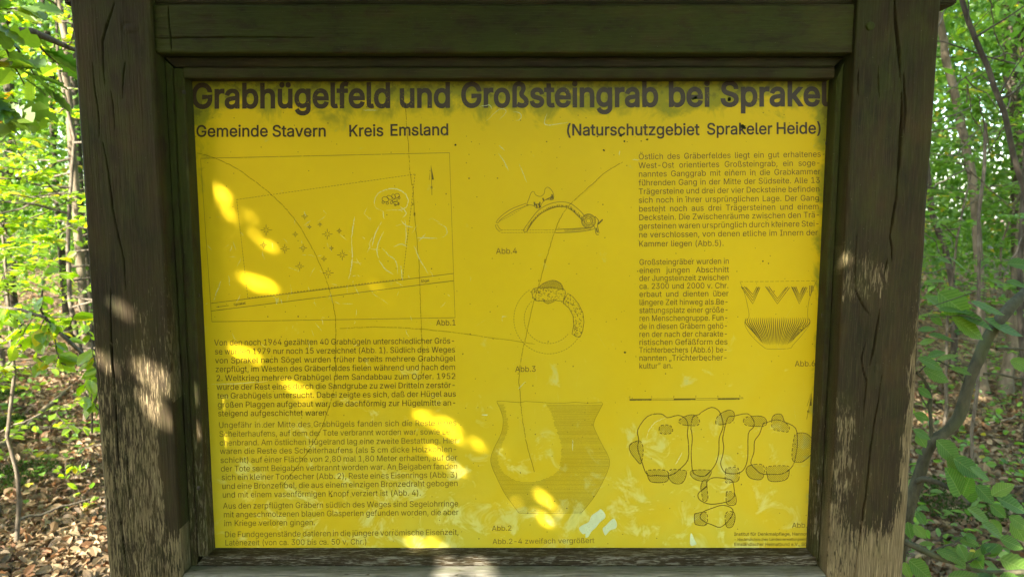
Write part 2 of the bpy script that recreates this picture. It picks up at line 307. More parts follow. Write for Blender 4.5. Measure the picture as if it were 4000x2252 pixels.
[74,396,[[230,-7,185,-7,140,-7,104,6,75,33,47,59,33,97,33,145,33,155,33,164,33,173,55,173,76,173,98,173,98,164,98,155,98,145,98,114,106,91,122,74,137,58,159,50,185,50,211,50,232,58,248,74,264,91,272,114,272,145,272,267,272,388,272,509,293,509,315,509,336,509,336,388,336,267,336,145,336,97,322,59,294,33,266,6]]],
[75,467,[[146,189,104,145,104,169,104,193,104,216,116,232,128,247,139,261,151,275,162,290,174,303,187,317,199,331,212,344,262,399,313,454,364,509,392,509,420,509,448,509,376,431,304,353,231,276,230,276,229,276,228,276,187,233],[82,0,60,0,60,170,60,339,60,509,82,509,103,509,125,509,125,451,125,392,125,334,124,298,124,261,124,225,124,214,124,204,125,193,125,129,125,64,125,0,103,0],[398,0,372,0,311,86,249,173,188,259,201,276,215,293,228,309,302,206,375,103,449,0,423,0]]],
[76,393,[[160,0,60,0,60,170,60,339,60,509,82,509,103,509,125,509,125,358,125,208,125,57,203,57,282,57,361,57,361,38,361,19,361,0,261,0]]],
[77,628,[[81,0,60,0,60,170,60,339,60,509,91,509,121,509,152,509,193,402,235,294,277,187,280,180,284,170,287,159,291,148,295,136,299,123,303,110,307,97,311,84,315,71,319,59,322,49,317,49,312,49,307,49,310,59,314,70,318,83,322,95,326,108,330,121,334,134,338,147,342,158,346,170,349,179,352,187,394,294,435,402,476,509,507,509,537,509,568,509,568,339,568,170,568,0,547,0,525,0,504,0,504,97,504,194,504,291,504,302,504,314,504,327,505,340,505,354,505,369,505,383,506,398,506,413,506,428,507,443,507,457,509,457,511,457,513,457,508,441,503,426,498,409,492,393,487,378,482,363,477,348,472,334,467,322,463,309,459,299,456,291,418,194,380,97,342,0,323,0,305,0,286,0,248,97,209,194,170,291,167,299,163,309,159,321,155,333,150,346,145,361,140,376,135,391,129,408,124,424,118,441,112,457,114,457,117,457,119,457,119,444,120,431,120,416,120,401,121,387,121,372,121,357,121,342,122,328,122,315,122,302,122,291,122,194,122,97,122,0,101,0]]],
[78,523,[[82,0,60,0,60,170,60,339,60,509,85,509,111,509,136,509,205,400,274,291,343,183,349,174,355,164,363,151,370,138,379,123,388,107,396,90,405,73,414,55,411,55,408,54,405,54,403,72,401,90,401,108,400,126,399,142,399,157,399,172,399,185,399,195,399,300,399,404,399,509,420,509,442,509,463,509,463,339,463,170,463,0,438,0,412,0,387,0,325,97,264,193,202,290,194,303,186,316,177,331,169,345,159,362,148,381,137,400,123,424,108,452,111,453,115,453,119,454,120,428,121,405,122,384,123,362,124,344,124,328,125,312,125,300,125,291,125,194,125,97,125,0,103,0]]],
[79,533,[[311,-7,267,-7,223,-7,184,4,150,25,116,46,90,76,70,115,50,154,40,201,40,254,40,308,50,354,70,393,90,432,116,462,150,484,184,505,223,516,267,516,311,516,350,505,384,484,418,462,444,432,464,393,483,354,493,308,493,254,493,201,483,154,464,115,444,76,418,46,384,25,350,4],[236,53,267,53,297,53,325,61,349,76,374,91,394,114,408,144,423,174,430,211,430,254,430,298,423,335,408,365,394,395,374,417,349,433,325,448,297,456,267,456,236,456,209,448,184,433,159,417,140,394,125,364,111,334,103,297,103,254,103,211,111,174,125,144,140,114,159,92,184,76,209,61]]],
[80,445,[[82,0,60,0,60,170,60,339,60,509,118,509,177,509,235,509,274,509,307,502,332,487,358,473,377,454,390,430,402,405,409,378,409,348,409,317,402,290,390,265,377,241,358,222,332,207,307,193,274,186,235,186,193,186,151,186,109,186,109,205,109,224,109,242,150,242,191,242,233,242,259,242,281,247,297,256,313,265,325,278,333,294,341,310,344,328,344,348,344,368,341,386,333,402,325,417,313,430,297,439,280,448,259,452,232,452,196,452,160,452,125,452,125,301,125,151,125,0,103,0]]],
[81,533,[[274,121,245,159,268,159,290,159,313,159,332,134,351,109,369,85,374,78,379,71,384,65,412,27,440,-10,468,-48,446,-48,423,-48,401,-48,382,-23,364,2,346,27,341,33,336,39,331,46,302,84],[311,-7,267,-7,223,-7,184,4,150,25,116,46,90,76,70,115,50,154,40,201,40,254,40,308,50,354,70,393,90,432,116,462,150,484,184,505,223,516,267,516,311,516,350,505,384,484,418,462,444,432,464,393,483,354,493,308,493,254,493,201,483,154,464,115,444,76,418,46,384,25,350,4],[236,53,267,53,297,53,325,61,349,76,374,91,394,114,408,144,423,174,430,211,430,254,430,298,423,335,408,365,394,395,374,417,349,433,325,448,297,456,267,456,236,456,209,448,184,433,159,417,140,394,125,364,111,334,103,297,103,254,103,211,111,174,125,144,140,114,159,92,184,76,209,61]]],
[82,449,[[82,0,60,0,60,170,60,339,60,509,119,509,177,509,236,509,275,509,307,502,333,489,359,475,378,457,390,433,403,410,409,382,409,352,409,321,403,295,390,271,378,248,359,230,333,217,307,204,275,198,236,198,189,198,143,198,96,198,96,217,96,236,96,255,142,255,188,255,234,255,260,255,281,259,298,267,314,275,326,286,334,300,341,315,345,332,345,352,345,372,341,390,334,405,326,420,314,431,298,440,281,448,259,452,233,452,197,452,161,452,125,452,125,301,125,151,125,0,103,0],[378,0,353,0,312,76,271,153,230,229,254,229,279,229,303,229,344,153,386,76,428,0,403,0]]],
[83,447,[[263,-9,224,-9,187,-9,155,-3,128,9,100,21,79,38,64,60,49,82,40,107,38,137,60,137,82,137,104,137,106,117,112,101,123,88,134,75,149,65,166,59,184,52,203,49,224,49,247,49,268,53,286,60,304,68,319,78,329,92,340,105,346,121,346,139,346,155,341,169,332,179,323,189,311,198,296,205,281,211,264,217,245,222,224,228,204,234,184,239,142,251,109,268,86,289,63,311,52,339,52,372,52,401,60,426,75,448,90,469,111,486,138,498,164,510,194,516,227,516,261,516,290,510,316,498,342,486,362,469,377,449,392,428,400,404,401,378,380,378,358,378,337,378,335,403,323,423,302,437,281,451,256,459,225,459,203,459,184,455,167,448,151,441,138,431,129,418,120,406,115,391,115,376,115,358,120,344,131,334,142,323,154,314,169,308,184,302,199,297,212,293,230,289,247,284,264,279,279,275,295,270,312,264,328,257,344,248,359,238,373,227,385,214,395,198,404,181,408,162,408,139,408,111,401,86,386,64,372,41,351,24,323,11,296,-2]]],
[84,449,[[85,452,32,452,32,471,32,490,32,509,160,509,288,509,417,509,417,490,417,471,417,452,363,452,310,452,257,452,257,301,257,151,257,0,235,0,214,0,193,0,193,151,193,301,193,452,139,452]]],
[85,517,[[299,-8,259,-8,219,-8,184,0,154,15,124,31,101,53,85,80,68,107,60,138,60,173,60,285,60,397,60,509,81,509,103,509,124,509,124,399,124,288,124,178,124,154,130,132,141,113,152,94,167,79,187,68,207,57,231,52,259,52,287,52,311,57,331,68,351,79,366,94,377,113,387,132,393,154,393,178,393,288,393,399,393,509,414,509,436,509,457,509,457,397,457,285,457,173,457,138,449,107,433,80,416,53,393,31,363,15,334,0]]],
[86,480,[[229,0,204,0,141,170,79,339,16,509,39,509,62,509,84,509,120,408,156,307,192,206,198,189,206,166,215,137,224,109,235,73,248,31,243,31,239,31,235,31,247,74,258,110,267,138,276,166,284,189,290,206,325,307,360,408,395,509,417,509,440,509,463,509,401,339,340,170,278,0,253,0]]],
[87,686,[[180,0,155,0,109,170,63,339,16,509,38,509,60,509,82,509,109,404,136,300,163,196,168,179,172,163,175,145,179,128,183,111,187,94,190,76,194,58,197,40,194,40,192,40,189,40,193,58,196,76,200,94,203,111,207,128,211,145,215,163,220,179,224,196,251,300,279,404,306,509,331,509,355,509,380,509,407,404,434,300,462,196,466,179,470,163,474,145,478,128,482,111,486,94,490,76,494,58,497,40,494,40,491,40,488,40,492,58,495,76,499,94,502,111,506,128,510,145,515,163,519,179,523,196,550,300,576,404,603,509,625,509,647,509,670,509,623,339,577,170,530,0,505,0,480,0,455,0,426,108,397,215,368,323,362,344,357,367,351,391,346,416,341,444,336,475,341,475,345,475,350,475,345,445,340,419,335,395,330,371,324,347,318,323,289,215,260,108,230,0,205,0]]],
[88,474,[[43,0,18,0,84,95,151,190,217,284,217,268,217,252,217,236,155,327,92,418,29,509,54,509,79,509,104,509,129,473,153,437,178,400,188,385,197,372,204,361,211,350,217,340,223,329,229,318,236,306,243,292,240,292,236,292,232,292,239,306,246,318,252,329,258,339,264,350,272,361,279,372,288,385,298,400,323,437,348,473,374,509,398,509,422,509,446,509,384,419,321,329,259,239,259,255,259,271,259,287,324,191,390,96,456,0,431,0,406,0,382,0,352,43,322,86,292,129,283,143,275,155,268,165,262,175,256,185,250,195,244,206,238,217,230,231,235,231,240,231,244,231,238,218,231,207,225,196,219,186,213,176,206,166,199,155,191,143,182,129,152,86,122,43,91,0,67,0]]],
[89,472,[[225,0,203,0,203,69,203,139,203,208,141,308,79,409,16,509,41,509,66,509,91,509,125,454,159,399,192,344,203,326,213,309,222,292,231,275,240,255,250,230,241,230,232,230,224,230,233,255,242,276,251,293,260,310,270,327,280,344,314,399,347,454,381,509,406,509,430,509,455,509,393,409,330,308,268,208,268,139,268,69,268,0,247,0]]],
[90,438,[[161,0,42,0,42,15,42,31,42,46,119,159,196,272,273,385,284,400,295,415,306,431,318,446,329,461,341,476,343,469,346,461,348,454,327,453,306,453,285,452,264,452,244,452,223,452,162,452,101,452,40,452,40,471,40,490,40,509,159,509,278,509,397,509,397,493,397,477,397,462,321,351,245,240,169,129,158,113,146,97,134,81,122,65,110,49,97,33,95,40,93,47,90,54,111,55,132,56,152,57,173,57,193,57,214,57,276,57,338,57,399,57,399,38,399,19,399,0,280,0]]],
[97,389,[[182,-9,160,-9,136,-9,114,-4,94,5,75,14,59,27,48,45,36,62,30,83,30,108,30,130,35,147,43,161,52,175,63,185,78,193,92,201,108,207,125,211,143,215,160,218,178,220,201,223,219,225,234,227,248,228,258,231,265,235,272,239,276,245,276,255,276,255,276,256,276,257,276,272,273,286,267,297,261,308,252,316,240,322,228,328,213,331,196,331,178,331,162,328,149,322,136,317,126,309,118,301,110,292,104,283,100,274,80,280,61,285,41,291,50,314,62,332,79,346,95,360,113,369,133,375,153,381,173,384,194,384,208,384,223,383,239,379,255,376,271,370,286,360,301,351,313,338,322,320,332,303,337,280,337,251,337,168,337,84,337,0,317,0,297,0,277,0,277,17,277,35,277,52,275,52,274,52,272,52,268,43,261,34,252,25,243,15,230,7,215,1,200,-5],[155,45,170,45,193,45,212,50,228,59,243,68,255,79,263,93,271,107,276,122,276,138,276,155,276,173,276,190,273,187,268,184,259,182,251,180,242,178,231,176,221,174,210,172,200,171,190,170,182,169,175,168,161,166,147,163,134,159,121,154,111,148,103,139,96,131,92,119,92,105,92,92,95,81,102,72,109,63,118,57,130,52,142,48]]],
[98,424,[[261,-8,229,-8,206,-8,187,-4,172,4,158,12,146,21,138,31,129,42,123,51,118,59,116,59,114,59,112,59,112,39,112,20,112,0,92,0,72,0,53,0,53,170,53,339,53,509,73,509,93,509,114,509,114,446,114,382,114,319,115,319,117,319,118,319,123,327,129,336,137,346,145,356,157,365,171,373,186,381,205,384,229,384,261,384,289,376,313,361,337,345,356,322,370,293,383,263,390,229,390,189,390,149,383,114,370,84,356,55,337,32,313,16,289,0],[197,47,220,47,244,47,263,53,279,66,295,78,308,95,316,117,324,138,328,162,328,189,328,216,324,240,316,261,308,282,296,299,280,311,264,324,244,330,220,330,197,330,177,324,161,312,145,300,133,284,125,263,117,242,113,217,113,189,113,161,117,136,125,115,133,94,146,77,162,65,178,53]]],
[99,396,[[226,-8,207,-8,173,-8,143,0,117,16,91,33,71,56,56,85,41,114,34,149,34,187,34,227,41,262,56,291,71,321,91,343,117,360,143,376,173,384,207,384,226,384,243,382,260,377,276,372,292,365,305,356,319,347,330,335,340,322,350,309,357,294,362,277,342,272,322,267,303,262,300,272,296,281,290,289,285,297,278,305,270,311,262,317,253,322,242,325,232,328,220,330,207,330,182,330,161,323,145,310,129,297,116,280,108,258,100,237,96,213,96,187,96,162,100,139,108,117,116,96,129,79,145,66,161,53,182,46,207,46,220,46,232,48,243,52,253,55,263,60,271,66,279,72,286,80,292,89,297,97,301,107,304,117,324,112,343,107,363,102,358,85,351,70,341,56,332,43,320,31,306,21,293,12,277,4,261,-1,244,-6]]],
[100,424,[[219,-8,195,-8,164,-8,136,0,111,16,87,32,68,55,55,84,41,114,34,149,34,189,34,229,41,263,55,293,69,322,88,345,112,361,136,376,164,384,196,384,219,384,238,381,253,373,268,365,279,356,287,346,296,336,302,327,306,319,308,319,309,319,311,319,311,382,311,446,311,509,331,509,351,509,372,509,372,339,372,170,372,0,352,0,332,0,313,0,313,20,313,39,313,59,311,59,309,59,307,59,302,51,295,42,287,31,278,21,267,12,252,4,238,-4],[181,47,205,47,227,47,247,53,263,65,279,77,291,94,299,115,308,136,312,161,312,189,312,217,308,242,300,263,292,284,279,300,263,312,247,324,228,330,205,330,181,330,161,324,145,311,129,299,116,282,108,261,100,240,96,216,96,189,96,162,100,138,109,117,117,95,129,78,145,66,161,53]]],
[101,404,[[238,-8,212,-8,175,-8,143,0,117,16,90,33,70,56,56,85,41,114,34,148,34,187,34,226,41,260,55,290,69,319,89,343,115,359,141,376,171,384,205,384,226,384,246,381,266,374,285,367,303,356,319,341,335,326,348,306,357,282,366,258,371,228,371,194,371,186,371,178,371,169,272,169,174,169,75,169,75,187,75,204,75,221,163,221,250,221,338,221,329,215,319,208,310,202,310,227,306,249,298,269,290,288,278,303,263,314,247,325,228,330,205,330,182,330,163,325,146,313,130,302,118,288,109,270,100,251,96,232,96,211,96,200,96,189,96,178,96,150,101,126,110,106,120,87,134,72,151,61,168,51,189,46,212,46,228,46,241,48,254,53,266,57,277,64,285,73,294,82,301,93,306,105,325,101,345,96,365,91,359,71,349,54,335,39,321,24,303,13,283,4,262,-4]]],
[102,254,[[154,379,228,379,228,362,228,344,228,327,154,327,80,327,6,327,6,344,6,362,6,379,80,379],[101,0,81,0,81,144,81,288,81,432,81,453,86,471,96,486,106,500,119,511,135,519,152,526,169,530,187,530,201,530,213,529,222,527,232,525,238,523,243,521,238,503,233,486,227,468,224,470,220,471,215,472,210,473,203,474,195,474,176,474,163,469,154,460,146,451,142,437,142,419,142,279,142,140,142,0,121,0]]],
[103,425,[[238,-151,207,-151,179,-151,155,-147,134,-140,113,-132,96,-123,82,-110,69,-98,58,-84,51,-69,67,-60,84,-50,101,-41,107,-49,113,-57,122,-66,130,-75,141,-82,154,-88,168,-94,186,-97,207,-97,238,-97,263,-90,282,-75,302,-60,311,-37,311,-6,311,19,311,44,311,68,310,68,308,68,306,68,301,60,295,51,287,41,278,32,267,23,252,16,238,8,219,5,195,5,164,5,137,12,113,27,88,41,69,62,55,90,41,118,34,152,34,191,34,230,41,264,55,293,69,322,88,345,112,361,137,376,165,384,196,384,220,384,239,381,253,373,268,365,280,356,288,346,297,336,303,327,308,319,309,319,311,319,313,319,313,339,313,359,313,379,333,379,353,379,372,379,372,250,372,121,372,-9,372,-42,365,-69,350,-90,335,-111,316,-126,291,-136,266,-146],[181,59,205,59,228,59,248,64,264,75,280,86,292,101,300,121,308,141,312,165,312,193,312,220,308,243,300,264,292,284,280,301,264,312,248,324,228,330,205,330,181,330,161,324,145,312,129,299,117,283,109,262,100,242,96,219,96,193,96,166,100,143,109,123,117,103,129,87,145,76,162,65]]],
[104,410,[[114,249,114,227,114,151,114,76,114,0,93,0,73,0,53,0,53,170,53,339,53,509,73,509,93,509,114,509,114,435,114,361,114,287,110,287,106,287,102,287,114,322,131,347,152,362,174,377,199,384,227,384,253,384,276,379,295,369,315,358,330,342,341,321,352,299,357,273,357,240,357,160,357,80,357,0,337,0,316,0,296,0,296,78,296,157,296,235,296,265,288,288,273,304,258,321,237,329,210,329,192,329,175,325,161,317,146,309,135,298,126,283,118,267]]],
[105,167,[[73,0,53,0,53,126,53,253,53,379,73,379,93,379,114,379,114,253,114,126,114,0,93,0],[95,443,84,443,72,443,62,447,54,455,45,462,41,472,41,483,41,494,45,504,54,512,62,520,72,524,84,524,95,524,106,520,114,512,122,504,126,494,126,483,126,472,122,462,114,455,106,447]]],
[106,167,[[53,243,53,379,73,379,93,379,114,379,114,243,114,106,114,-30,114,-53,110,-73,102,-90,93,-107,81,-120,65,-129,48,-138,28,-143,4,-143,-1,-143,-5,-143,-10,-143,-10,-124,-10,-105,-10,-87,-6,-87,-2,-87,2,-87,20,-87,32,-82,40,-72,49,-62,53,-48,53,-29,53,107],[95,443,83,443,72,443,62,447,53,455,45,462,41,472,41,483,41,494,45,504,53,512,62,520,72,524,83,524,95,524,105,520,114,512,122,504,126,494,126,483,126,472,122,462,114,455,105,447]]],
[107,381,[[132,158,110,137,110,162,110,187,110,212,113,212,117,212,121,212,175,268,230,323,284,379,310,379,335,379,360,379,301,319,243,259,184,199,182,199,179,199,177,199,155,178],[73,0,53,0,53,170,53,339,53,509,73,509,93,509,114,509,114,339,114,170,114,0,93,0],[320,0,294,0,245,62,197,124,148,186,162,200,177,214,191,229,252,152,312,76,372,0,346,0]]],
[108,189,[[147,-2,139,-2,110,-2,88,5,74,20,60,35,53,57,53,84,53,226,53,367,53,509,73,509,93,509,114,509,114,372,114,235,114,99,114,81,116,69,120,62,125,55,133,52,146,52,152,52,157,52,160,53,164,53,167,54,170,54,173,37,177,20,181,3,175,1,169,0,162,-1,154,-2]]],
[109,610,[[73,0,53,0,53,126,53,253,53,379,72,379,92,379,112,379,112,351,112,323,112,295,111,295,109,295,108,295,113,316,121,332,132,346,144,359,157,369,172,376,187,383,203,386,219,386,247,386,270,378,287,361,305,344,316,322,321,295,318,295,315,295,312,295,317,313,325,329,337,343,349,357,364,367,381,375,398,382,416,386,437,386,459,386,479,381,497,372,515,362,530,348,541,328,551,309,557,285,557,255,557,170,557,85,557,0,536,0,516,0,496,0,496,85,496,169,496,254,496,281,488,301,473,313,457,325,439,330,419,330,402,330,387,327,374,320,362,313,352,303,345,290,339,278,335,263,335,247,335,165,335,82,335,0,315,0,295,0,274,0,274,87,274,173,274,260,274,281,267,298,253,311,239,324,221,330,199,330,185,330,171,327,158,320,144,313,134,303,126,289,118,276,114,258,114,238,114,159,114,79,114,0,93,0]]],
[110,410,[[114,249,114,227,114,151,114,76,114,0,93,0,73,0,53,0,53,126,53,253,53,379,72,379,92,379,112,379,112,349,112,318,112,287,109,287,106,287,102,287,114,322,131,347,152,362,174,377,199,384,227,384,253,384,276,379,295,369,314,358,330,342,341,321,352,299,357,273,357,240,357,160,357,80,357,0,337,0,316,0,296,0,296,78,296,157,296,235,296,265,288,288,273,304,258,321,237,329,210,329,192,329,175,325,161,317,146,309,135,298,126,283,118,267]]],
[111,415,[[242,-8,207,-8,173,-8,143,0,117,16,91,33,71,56,56,85,41,114,34,149,34,187,34,227,41,262,56,291,71,321,91,343,117,360,143,376,173,384,207,384,242,384,273,376,299,360,325,343,345,321,359,291,374,262,381,227,381,187,381,149,374,114,359,85,345,56,325,33,299,16,273,0],[182,46,207,46,233,46,254,53,270,66,287,79,299,96,307,117,315,139,319,162,319,187,319,213,315,236,307,258,299,280,287,297,270,310,254,323,233,330,207,330,182,330,161,323,145,310,129,297,116,280,108,258,100,237,96,213,96,187,96,162,100,139,108,117,116,96,129,79,145,66,161,53]]],
[112,424,[[73,-143,53,-143,53,31,53,205,53,379,72,379,92,379,112,379,112,359,112,339,112,319,114,319,116,319,118,319,123,327,129,336,137,346,145,356,157,365,171,373,186,381,205,384,229,384,261,384,289,376,313,361,337,345,356,322,370,293,383,263,390,229,390,189,390,149,383,114,370,84,356,55,337,32,313,16,289,0,261,-8,229,-8,206,-8,187,-4,173,4,158,12,146,21,138,31,130,42,123,51,118,59,117,59,115,59,114,59,114,-8,114,-76,114,-143,93,-143],[197,47,220,47,244,47,263,53,279,66,295,78,308,95,316,117,324,138,328,162,328,189,328,216,324,240,316,261,308,282,296,299,280,311,264,324,244,330,220,330,197,330,177,324,161,312,145,300,133,284,125,263,117,242,113,217,113,189,113,161,117,136,125,115,133,94,146,77,162,65,178,53]]],
[113,424,[[372,31,372,-143,351,-143,331,-143,311,-143,311,-76,311,-8,311,59,309,59,308,59,306,59,302,51,295,42,287,31,278,21,267,12,252,4,238,-4,219,-8,195,-8,164,-8,136,0,111,16,87,32,68,55,55,84,41,114,34,149,34,189,34,229,41,263,55,293,69,322,88,345,112,361,136,376,164,384,196,384,219,384,238,381,253,373,268,365,279,356,287,346,296,336,302,327,307,319,309,319,311,319,313,319,313,339,313,359,313,379,332,379,352,379,372,379,372,205],[181,47,205,47,227,47,247,53,263,65,279,77,291,94,299,115,308,136,312,161,312,189,312,217,308,242,300,263,292,284,279,300,263,312,247,324,228,330,205,330,181,330,161,324,145,311,129,299,116,282,108,261,100,240,96,216,96,189,96,162,100,138,109,117,117,95,129,78,145,66,161,53]]],
[114,259,[[73,0,53,0,53,126,53,253,53,379,72,379,92,379,112,379,112,360,112,340,112,321,113,321,114,321,115,321,122,340,135,355,152,367,170,379,190,385,213,385,218,385,223,385,229,384,235,384,240,384,243,384,243,363,243,343,243,322,242,323,237,323,230,324,223,325,215,326,207,326,189,326,173,322,159,315,145,307,134,297,126,284,118,270,114,255,114,237,114,158,114,79,114,0,93,0]]],
[115,365,[[211,-8,182,-8,156,-8,133,-4,112,3,92,11,75,23,62,38,49,53,40,72,36,94,55,98,74,102,94,107,99,86,109,70,124,60,139,50,158,45,181,45,208,45,229,51,244,62,260,74,268,87,268,103,268,116,263,127,254,136,245,144,231,151,212,155,191,160,170,165,149,170,115,178,89,191,72,208,55,225,47,247,47,274,47,296,53,315,65,332,77,348,94,361,115,370,136,380,160,384,187,384,213,384,235,380,254,372,272,365,287,353,299,339,310,325,319,309,324,290,305,286,287,281,268,277,263,292,255,304,243,316,230,327,212,333,187,333,165,333,146,327,131,317,116,306,109,293,109,277,109,263,114,252,124,243,134,235,150,228,172,223,191,218,210,214,229,209,264,201,290,188,306,171,323,154,331,133,331,107,331,84,325,64,312,47,300,30,282,16,260,6,237,-3]]],
[116,227,[[138,379,204,379,204,362,204,344,204,327,138,327,72,327,6,327,6,344,6,362,6,379,72,379],[65,345,65,471,85,471,106,471,126,471,126,347,126,222,126,98,126,81,129,69,136,61,143,54,154,50,170,50,174,50,179,50,185,51,191,52,197,53,202,54,206,36,209,19,213,2,207,0,200,-2,192,-3,184,-4,176,-4,168,-4,136,-4,110,4,92,21,74,38,65,62,65,93,65,219]]],
[117,410,[[211,-5,182,-5,157,-5,134,0,115,11,95,21,80,37,69,59,58,80,53,107,53,139,53,219,53,299,53,379,73,379,93,379,114,379,114,301,114,222,114,144,114,114,121,91,137,75,152,58,173,50,200,50,218,50,235,54,249,62,264,70,275,81,283,97,292,112,296,131,296,153,296,228,296,304,296,379,316,379,337,379,357,379,357,253,357,126,357,0,337,0,318,0,298,0,298,31,298,61,298,92,301,92,304,92,307,92,295,57,279,32,257,17,235,2]]],
[118,389,[[184,0,163,0,114,126,66,253,17,379,40,379,62,379,84,379,111,305,138,230,165,155,174,132,181,110,187,87,193,64,199,42,206,21,198,21,191,21,184,21,191,42,197,64,203,87,209,110,216,132,224,155,251,230,278,305,305,379,327,379,349,379,371,379,323,253,275,126,226,0,205,0]]],
[119,567,[[158,0,138,0,99,126,61,253,23,379,44,379,66,379,87,379,103,324,118,269,133,214,140,191,147,165,154,137,161,108,168,76,175,41,172,41,168,41,165,41,172,75,179,106,186,135,193,163,199,190,206,214,221,269,237,324,252,379,273,379,295,379,316,379,332,324,347,269,362,214,368,190,375,164,382,136,388,107,395,76,402,41,399,41,395,41,391,41,399,75,406,107,413,135,420,164,427,190,434,214,449,269,465,324,480,379,502,379,523,379,545,379,506,253,468,126,429,0,409,0,389,0,368,0,352,57,335,114,319,172,314,189,309,207,305,225,300,243,295,261,291,280,286,299,281,318,277,338,281,338,286,338,291,338,286,319,281,299,277,280,272,261,267,243,263,225,258,206,253,189,248,172,231,114,215,57,199,0,178,0]]],
[120,379,[[44,0,21,0,71,73,121,145,171,218,171,202,171,187,171,171,124,240,76,310,29,379,52,379,76,379,100,379,116,355,132,330,147,306,160,287,170,270,179,253,188,237,198,221,207,206,197,206,186,206,175,206,185,221,194,237,202,253,211,270,221,287,233,306,249,330,266,355,282,379,305,379,328,379,352,379,304,309,256,239,209,169,209,184,209,199,209,214,258,143,308,71,358,0,334,0,310,0,287,0,268,28,249,57,231,85,219,103,209,120,200,136,191,152,182,167,173,182,183,182,194,182,205,182,195,167,186,152,178,136,170,120,160,103,148,85,129,57,110,28,91,0,68,0]]],
[121,389,[[51,-140,47,-139,52,-121,57,-103,61,-86,65,-86,68,-87,71,-87,83,-90,94,-91,104,-89,114,-87,122,-82,130,-74,138,-66,145,-53,151,-36,155,-24,159,-13,163,-1,114,126,66,252,17,379,40,379,62,379,84,379,111,305,138,230,165,155,174,132,181,109,187,87,193,64,199,42,206,21,198,21,191,21,184,21,190,42,196,64,202,87,209,110,216,132,224,155,251,230,278,305,305,379,327,379,349,379,371,379,316,234,260,88,204,-58,196,-78,187,-94,177,-107,166,-120,153,-129,139,-136,125,-142,109,-145,91,-145,81,-145,72,-144,65,-143,57,-142]]],
[122,380,[[141,0,42,0,42,15,42,30,42,46,112,137,183,228,254,320,254,321,254,322,254,323,185,323,117,323,48,323,48,342,48,361,48,379,143,379,238,379,333,379,333,363,333,347,333,331,264,241,195,150,126,60,126,59,126,58,126,56,197,56,268,56,339,56,339,38,339,19,339,0,240,0]]],
[214,533,[[311,-7,267,-7,223,-7,184,4,150,25,116,46,90,76,70,115,50,154,40,201,40,254,40,308,50,354,70,393,90,432,116,462,150,484,184,505,223,516,267,516,311,516,350,505,384,484,418,462,444,432,464,393,483,354,493,308,493,254,493,201,483,154,464,115,444,76,418,46,384,25,350,4],[236,53,267,53,297,53,325,61,349,76,374,91,394,114,408,144,423,174,430,211,430,254,430,298,423,335,408,365,394,395,374,417,349,433,325,448,297,456,267,456,236,456,209,448,184,433,159,417,140,394,125,364,111,334,103,297,103,254,103,211,111,174,125,144,140,114,159,92,184,76,209,61],[350,572,339,572,328,572,318,576,310,584,302,592,298,601,298,612,298,624,302,633,310,641,318,649,328,653,339,653,350,653,360,649,368,641,375,633,379,624,379,612,379,601,375,592,368,584,360,576],[206,572,195,572,184,572,175,576,167,584,159,592,155,601,155,612,155,624,159,633,167,641,175,649,184,653,195,653,206,653,216,649,224,641,232,633,236,624,236,612,236,601,232,592,224,584,216,576]]],
[220,517,[[299,-8,259,-8,219,-8,184,0,154,15,124,31,101,53,85,80,68,107,60,138,60,173,60,285,60,397,60,509,81,509,103,509,124,509,124,399,124,288,124,178,124,154,130,132,141,113,152,94,167,79,187,68,207,57,231,52,259,52,287,52,311,57,331,68,351,79,366,94,377,113,387,132,393,154,393,178,393,288,393,399,393,509,414,509,436,509,457,509,457,397,457,285,457,173,457,138,449,107,433,80,416,53,393,31,363,15,334,0],[342,572,331,572,320,572,310,576,302,584,294,592,290,601,290,612,290,624,294,633,302,641,310,649,320,653,331,653,342,653,351,649,359,641,367,633,371,624,371,612,371,601,367,592,359,584,351,576],[198,572,187,572,176,572,166,576,158,584,150,592,146,601,146,612,146,624,150,633,158,641,166,649,176,653,187,653,198,653,208,649,216,641,223,633,227,624,227,612,227,601,223,592,216,584,208,576]]],
[223,441,[[122,395,122,362,122,241,122,121,122,0,101,0,81,0,60,0,60,121,60,241,60,362,60,413,73,452,99,477,125,503,158,516,197,516,219,516,240,511,260,503,281,494,298,481,312,463,325,445,332,422,332,393,332,376,330,362,325,351,320,340,315,330,309,322,302,314,297,306,292,299,288,291,285,282,285,272,285,260,289,250,297,241,305,232,315,224,327,215,339,207,350,198,362,188,374,178,383,166,391,152,399,138,403,121,403,100,403,78,398,58,386,42,375,26,360,14,340,6,320,-3,296,-7,269,-7,247,-7,226,-4,207,1,188,7,174,13,164,20,172,38,180,56,187,74,195,69,205,64,217,58,229,53,245,50,265,50,289,50,308,55,321,64,335,74,342,87,342,104,342,118,338,129,330,139,322,149,312,158,300,167,288,175,276,184,264,194,252,203,243,214,235,227,227,239,223,254,223,272,223,286,225,298,230,306,235,315,241,322,247,329,254,337,260,344,264,353,269,362,272,374,272,388,272,412,264,430,250,442,235,453,218,459,197,459,172,459,154,451,141,435,128,420]]],
